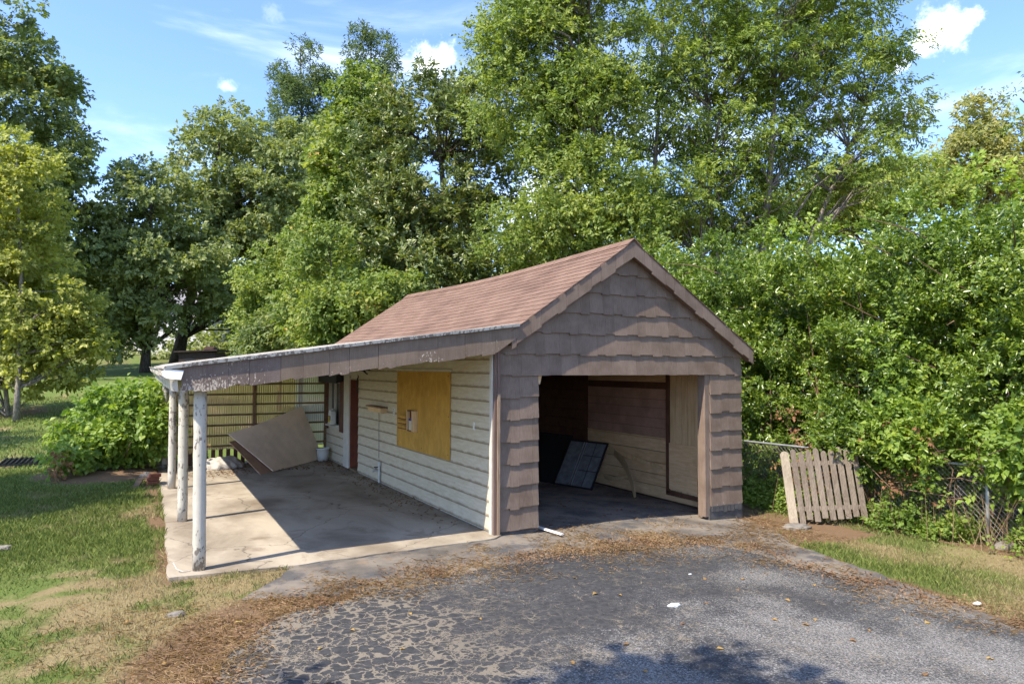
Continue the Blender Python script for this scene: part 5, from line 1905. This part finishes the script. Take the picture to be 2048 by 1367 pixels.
def lawn(n, x0, x1, y0, y1, hmin, hmax, w, cond):
    X, Y = rng.uniform(x0, x1, n), rng.uniform(y0, y1, n)
    ok = cond(X, Y) & ~inside(X, Y, asphalt_poly) & ~inside(X, Y, apron_poly) & ~inside(X, Y, slab_poly) & ~((X > -0.05) & (X < 4.7) & (Y > -0.1) & (Y < 9.2))
    X, Y = X[ok], Y[ok]
    d = dirtiness(X, Y)
    ok = rng.random(len(X)) > d * 1.15 - 0.12
    X, Y = X[ok], Y[ok]
    g = greenness(X, Y)
    g = np.clip((g - 0.25) * 1.7 + rng.normal(size=len(X)) * 0.25, 0, 1)
    h = rng.uniform(hmin, hmax, len(X)) * (0.55 + 0.6 * g)
    V, T = blades(X, Y, h, w * rng.uniform(0.7, 1.3, len(X)), 0.9)
    V[:, 2] += np.repeat((fbm(X * 1.7, Y * 1.7, 51) - 0.5) * 0.05, 4)
    return V, T, np.repeat(g, 4)


def vis_left(X, Y):
    d, s = depth_of(X, Y), side_of(X, Y)
    return (s > -0.80 * d - 0.6) & (s < 0.80 * d + 0.6)


parts = [lawn(90000, -7.5, -2.4, -5.0, 2.5, 0.02, 0.065, 0.006, lambda X, Y: vis_left(X, Y) & (X < -2.5)),
         lawn(75000, -9.5, -3.6, 2.5, 10.0, 0.03, 0.075, 0.009, lambda X, Y: vis_left(X, Y)),
         lawn(42000, -18, -2.5, 10.0, 34.0, 0.05, 0.10, 0.022, lambda X, Y: vis_left(X, Y)),
         lawn(45000, 2.4, 6.4, -6.5, 0.3, 0.03, 0.08, 0.006, lambda X, Y: vis_left(X, Y))]
Vs, Ts, Gs, o = [], [], [], 0
for V, T, g in parts:
    Vs.append(V)
    Ts.append(T + o)
    Gs.append(g)
    o += len(V)
tag(link('grass', tri_mesh('grass', np.concatenate(Vs), np.concatenate(Ts), {'green': np.concatenate(Gs)}), M['grass']),
    'short patchy lawn grass, green and straw coloured', 'grass', kind='stuff')

# ------------------------------------------------------------------ litter on the ground
def flat_scatter(X, Y, z0, L, Wd, tilt, name, mat, label, cat, lift=0.004):
    n = len(X)
    a = rng.uniform(0, 2 * math.pi, n)
    D = np.stack([np.cos(a), np.sin(a), rng.normal(size=n) * tilt], 1)
    N = np.stack([rng.normal(size=n) * tilt, rng.normal(size=n) * tilt, np.ones(n)], 1)
    P = np.stack([X, Y, gz(X, Y) + z0 + lift + rng.random(n) * 0.012], 1)
    V, T = leaves(P, D, N, L * rng.uniform(0.6, 1.4, n), Wd * rng.uniform(0.6, 1.4, n), 0.3)
    return tag(link(name, tri_mesh(name, V, T), mat), label, cat, kind='stuff')


def along(line, n, sd, off=0.0):
    line = np.array(line)
    seg = np.linalg.norm(np.diff(line, axis=0), axis=1)
    i = rng.choice(len(seg), n, p=seg / seg.sum())
    t = rng.random((n, 1))
    p = line[i] + (line[i + 1] - line[i]) * t
    d = unit(line[i + 1] - line[i])
    nrm = np.stack([-d[:, 1], d[:, 0]], 1)
    return p + nrm * (off + rng.normal(size=(n, 1)) * sd)


e_all = along(edge_line, 9000, 0.20, 0.12)
dens = fbm(e_all[:, 0] * 1.5, e_all[:, 1] * 1.5, 71)
e_all = e_all[rng.random(len(e_all)) < sstep(dens, 0.32, 0.65)]
flat_scatter(e_all[:, 0], e_all[:, 1], 0.012, 0.034, 0.017, 0.4, 'leaf_litter', LM['litter'], 'brown dead leaves gathered along the edge of the asphalt', 'leaf litter')
s1 = along(edge_line, 16000, 0.34, 0.15)
X = np.concatenate([s1[:, 0], rng.uniform(-0.6, 4.9, 9000), rng.normal(-3.9, 0.16, 900), rng.uniform(-6.5, -3.0, 4500)])
Y = np.concatenate([s1[:, 1], rng.normal(-0.8, 0.55, 9000), rng.uniform(0, 6.5, 900), rng.uniform(-4.5, -0.6, 4500)])
ok = fbm(X * 1.3, Y * 1.3, 77) + rng.normal(size=len(X)) * 0.08 > 0.47
ok &= ~inside(X, Y, slab_poly) & ~((X < WL) & (X > 0) & (Y > -0.02)) & (Y < 0.9 - (X > 3.8) * 0.95)
flat_scatter(X[ok], Y[ok], 0.010, 0.085, 0.005, 0.22, 'pine_straw', LM['straw'], 'tan pine straw strewn over ground before the garage', 'pine straw', 0.003)
# debris along the foot of the white wall and inside the garage
X = np.concatenate([rng.uniform(-0.75, -0.05, 1500), rng.uniform(-2.6, -0.3, 500), rng.uniform(-3.5, -2.0, 350)])
Y = np.concatenate([rng.uniform(0.4, 8.9, 1500), rng.uniform(7.2, 8.9, 500), rng.uniform(6.8, 8.9, 350)])
ok = (rng.random(len(X)) < np.where(X > -0.75, np.clip(1.0 + X / 0.6, 0.02, 1) * (0.25 + 0.09 * Y), 0.8))
flat_scatter(X[ok], Y[ok], 0.031, 0.05, 0.026, 0.35, 'slab_litter', LM['litter'], 'dead leaves drifted along the foot of the white wall', 'leaf litter')
X, Y = rng.uniform(0.9, 4.3, 900), rng.uniform(0.2, 5.0, 900)
ok = rng.random(900) < np.where(X > 3.7, 1.0, 0.35)
flat_scatter(X[ok], Y[ok], 0.006, 0.06, 0.02, 0.3, 'floor_debris', LM['litter'], 'brown debris on the garage floor', 'debris')

# single leaves one can pick out on the driveway
leaf_px = [(1190, 1190), (1240, 1192), (1410, 1160), (1486, 1160), (1475, 1182), (1412, 1208), (1562, 1138), (1628, 1172), (1672, 1180), (1550, 1242), (1612, 1252), (1630, 1242), (1365, 1250), (1253, 1291), (1145, 1328), (1855, 1248),
                 (1992, 1266), (1980, 1320), (1850, 1352), (1738, 1263), (1705, 1284), (1575, 1203), (820, 1230), (705, 1263), (805, 1300), (1150, 1158), (960, 1240), (476, 1247), (1440, 1300), (1290, 1345), (330, 1330), (255, 1247), (640, 1300), (870, 1170)]


def leaf_row(py):
    return 'farthest' if py < 1175 else 'second' if py < 1230 else 'third' if py < 1275 else 'nearest'


ORD = ['leftmost', 'second', 'third', 'fourth', 'fifth', 'sixth', 'seventh', 'eighth', 'ninth', 'tenth', 'eleventh', 'twelfth', 'thirteenth']
for (px, py) in leaf_px:
    p = ground_at(px, py)
    a = rng.uniform(0, 6.28)
    u_ = np.array([math.cos(a), math.sin(a), 0.0])
    v_ = np.array([-math.sin(a), math.cos(a), 0.0])
    s = rng.uniform(0.022, 0.038)
    z0 = np.array([p[0], p[1], p[2] + 0.014])
    prof = [(-1.0, 0, .004), (-0.6, .42, .02), (-0.1, .62, .028), (0.35, .45, .022), (0.7, .2, .012), (1.05, 0, .006), (0.7, -.2, .014), (0.35, -.45, .026), (-0.1, -.62, .032), (-0.6, -.42, .018)]
    vs = [z0 + u_ * s * q[0] + v_ * s * q[1] + np.array([0, 0, q[2] * s / 0.05 * rng.uniform(0.2, 1.0)]) for q in prof] + [z0 + np.array([0, 0, 0.004])]
    o_ = MB().add(vs, [(i, (i + 1) % 10, 10) for i in range(10)]).build('fallen_leaf', LM['fallen'])
    on_grass = px < 400
    row = sorted(q[0] for q in leaf_px if q[0] >= 400 and leaf_row(q[1]) == leaf_row(py))
    k_ = row.index(px) if px in row else 0
    lab = 'dry yellow-brown leaf on the asphalt, %s%s in the %s row' % (ORD[k_], '' if k_ == 0 else ' from the left', leaf_row(py))
    tag(o_, ('dry leaf on the brown grass at the bottom left' if py > 1300 else 'dry leaf on the grass left of the small pale stone') if on_grass else lab, 'leaf', 'leaves fallen on the grass' if on_grass else 'leaves fallen on the driveway')
for (px, py, s, l) in [(1348, 1213, 0.062, 'crumpled white paper scrap in the middle of the asphalt'), (1955, 1209, 0.05, 'white scrap on the asphalt edge at the far right'), (1380, 1150, 0.02, 'tiny white scrap near the top of the asphalt')]:
    p = ground_at(px, py)
    lump('paper_scrap', (p[0], p[1], p[2] + 0.016), (s, s * 0.55, s * 0.25), l, 'paper', M['white_bright'], int(px) % 7)

# ------------------------------------------------------------------ far things seen between the trunks
sh = ground_at(405, 722)
c = at_depth(405, 705, 50)
zg = float(gz(c[0], c[1]))
shed = empty('garden_shed', (c[0], c[1], zg), 'small dark shed with brick chimney far away above the carport roof', 'shed')
ux = np.array([math.cos(YAW), -math.sin(YAW), 0])
uy = np.array([math.sin(YAW), math.cos(YAW), 0])
uz = np.array([0, 0, 1.0])
ctr = np.array([c[0], c[1], zg])
top = c[2] - zg + 0.02
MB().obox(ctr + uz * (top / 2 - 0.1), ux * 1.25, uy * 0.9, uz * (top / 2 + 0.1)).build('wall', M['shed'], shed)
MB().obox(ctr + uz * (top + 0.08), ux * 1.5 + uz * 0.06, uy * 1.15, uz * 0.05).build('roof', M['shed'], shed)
MB().obox(ctr + ux * 0.55 + uz * (top / 2 + 0.3), ux * 0.42, uy * 0.35, uz * (top / 2 + 0.12)).build('chimney', M['shade_brick'], shed, bevel=0.2)
MB().obox(ctr - ux * 0.5 - uy * 0.905 + uz * (top / 2 - 0.2), ux * 0.35, uy * 0.004, uz * (top / 2 - 0.25)).build('door', M['black'], shed)
c = at_depth(330, 700, 84)
zg = float(gz(c[0], c[1]))
ctr = np.array([c[0], c[1], zg])
hs = empty('distant_house', ctr, 'pale house glimpsed between the far tree trunks', 'house')
MB().obox(ctr + uz * 2.6, ux * 7, uy * 4, uz * 2.9).build('wall', M['house_white'], hs)
mb = MB()
mb.prism([(-4.6, 5.4), (4.6, 5.4), (0, 8.0)], lambda a, b: ctr - ux * 7.4 + uy * a + uz * b, lambda a, b: ctr + ux * 7.4 + uy * a + uz * b)
mb.build('roof', M['house_roof'], hs)
for i in range(4):
    w_ = MB().obox(ctr + ux * (-5 + i * 3.2) - uy * 4.01 + uz * 3.4, ux * 0.55, uy * 0.03, uz * 0.85).build('window', M['white'], hs)
    MB().obox(ctr + ux * (-5 + i * 3.2) - uy * 4.045 + uz * 3.4, ux * 0.45, uy * 0.004, uz * 0.75).build('pane', M['glass'], w_)
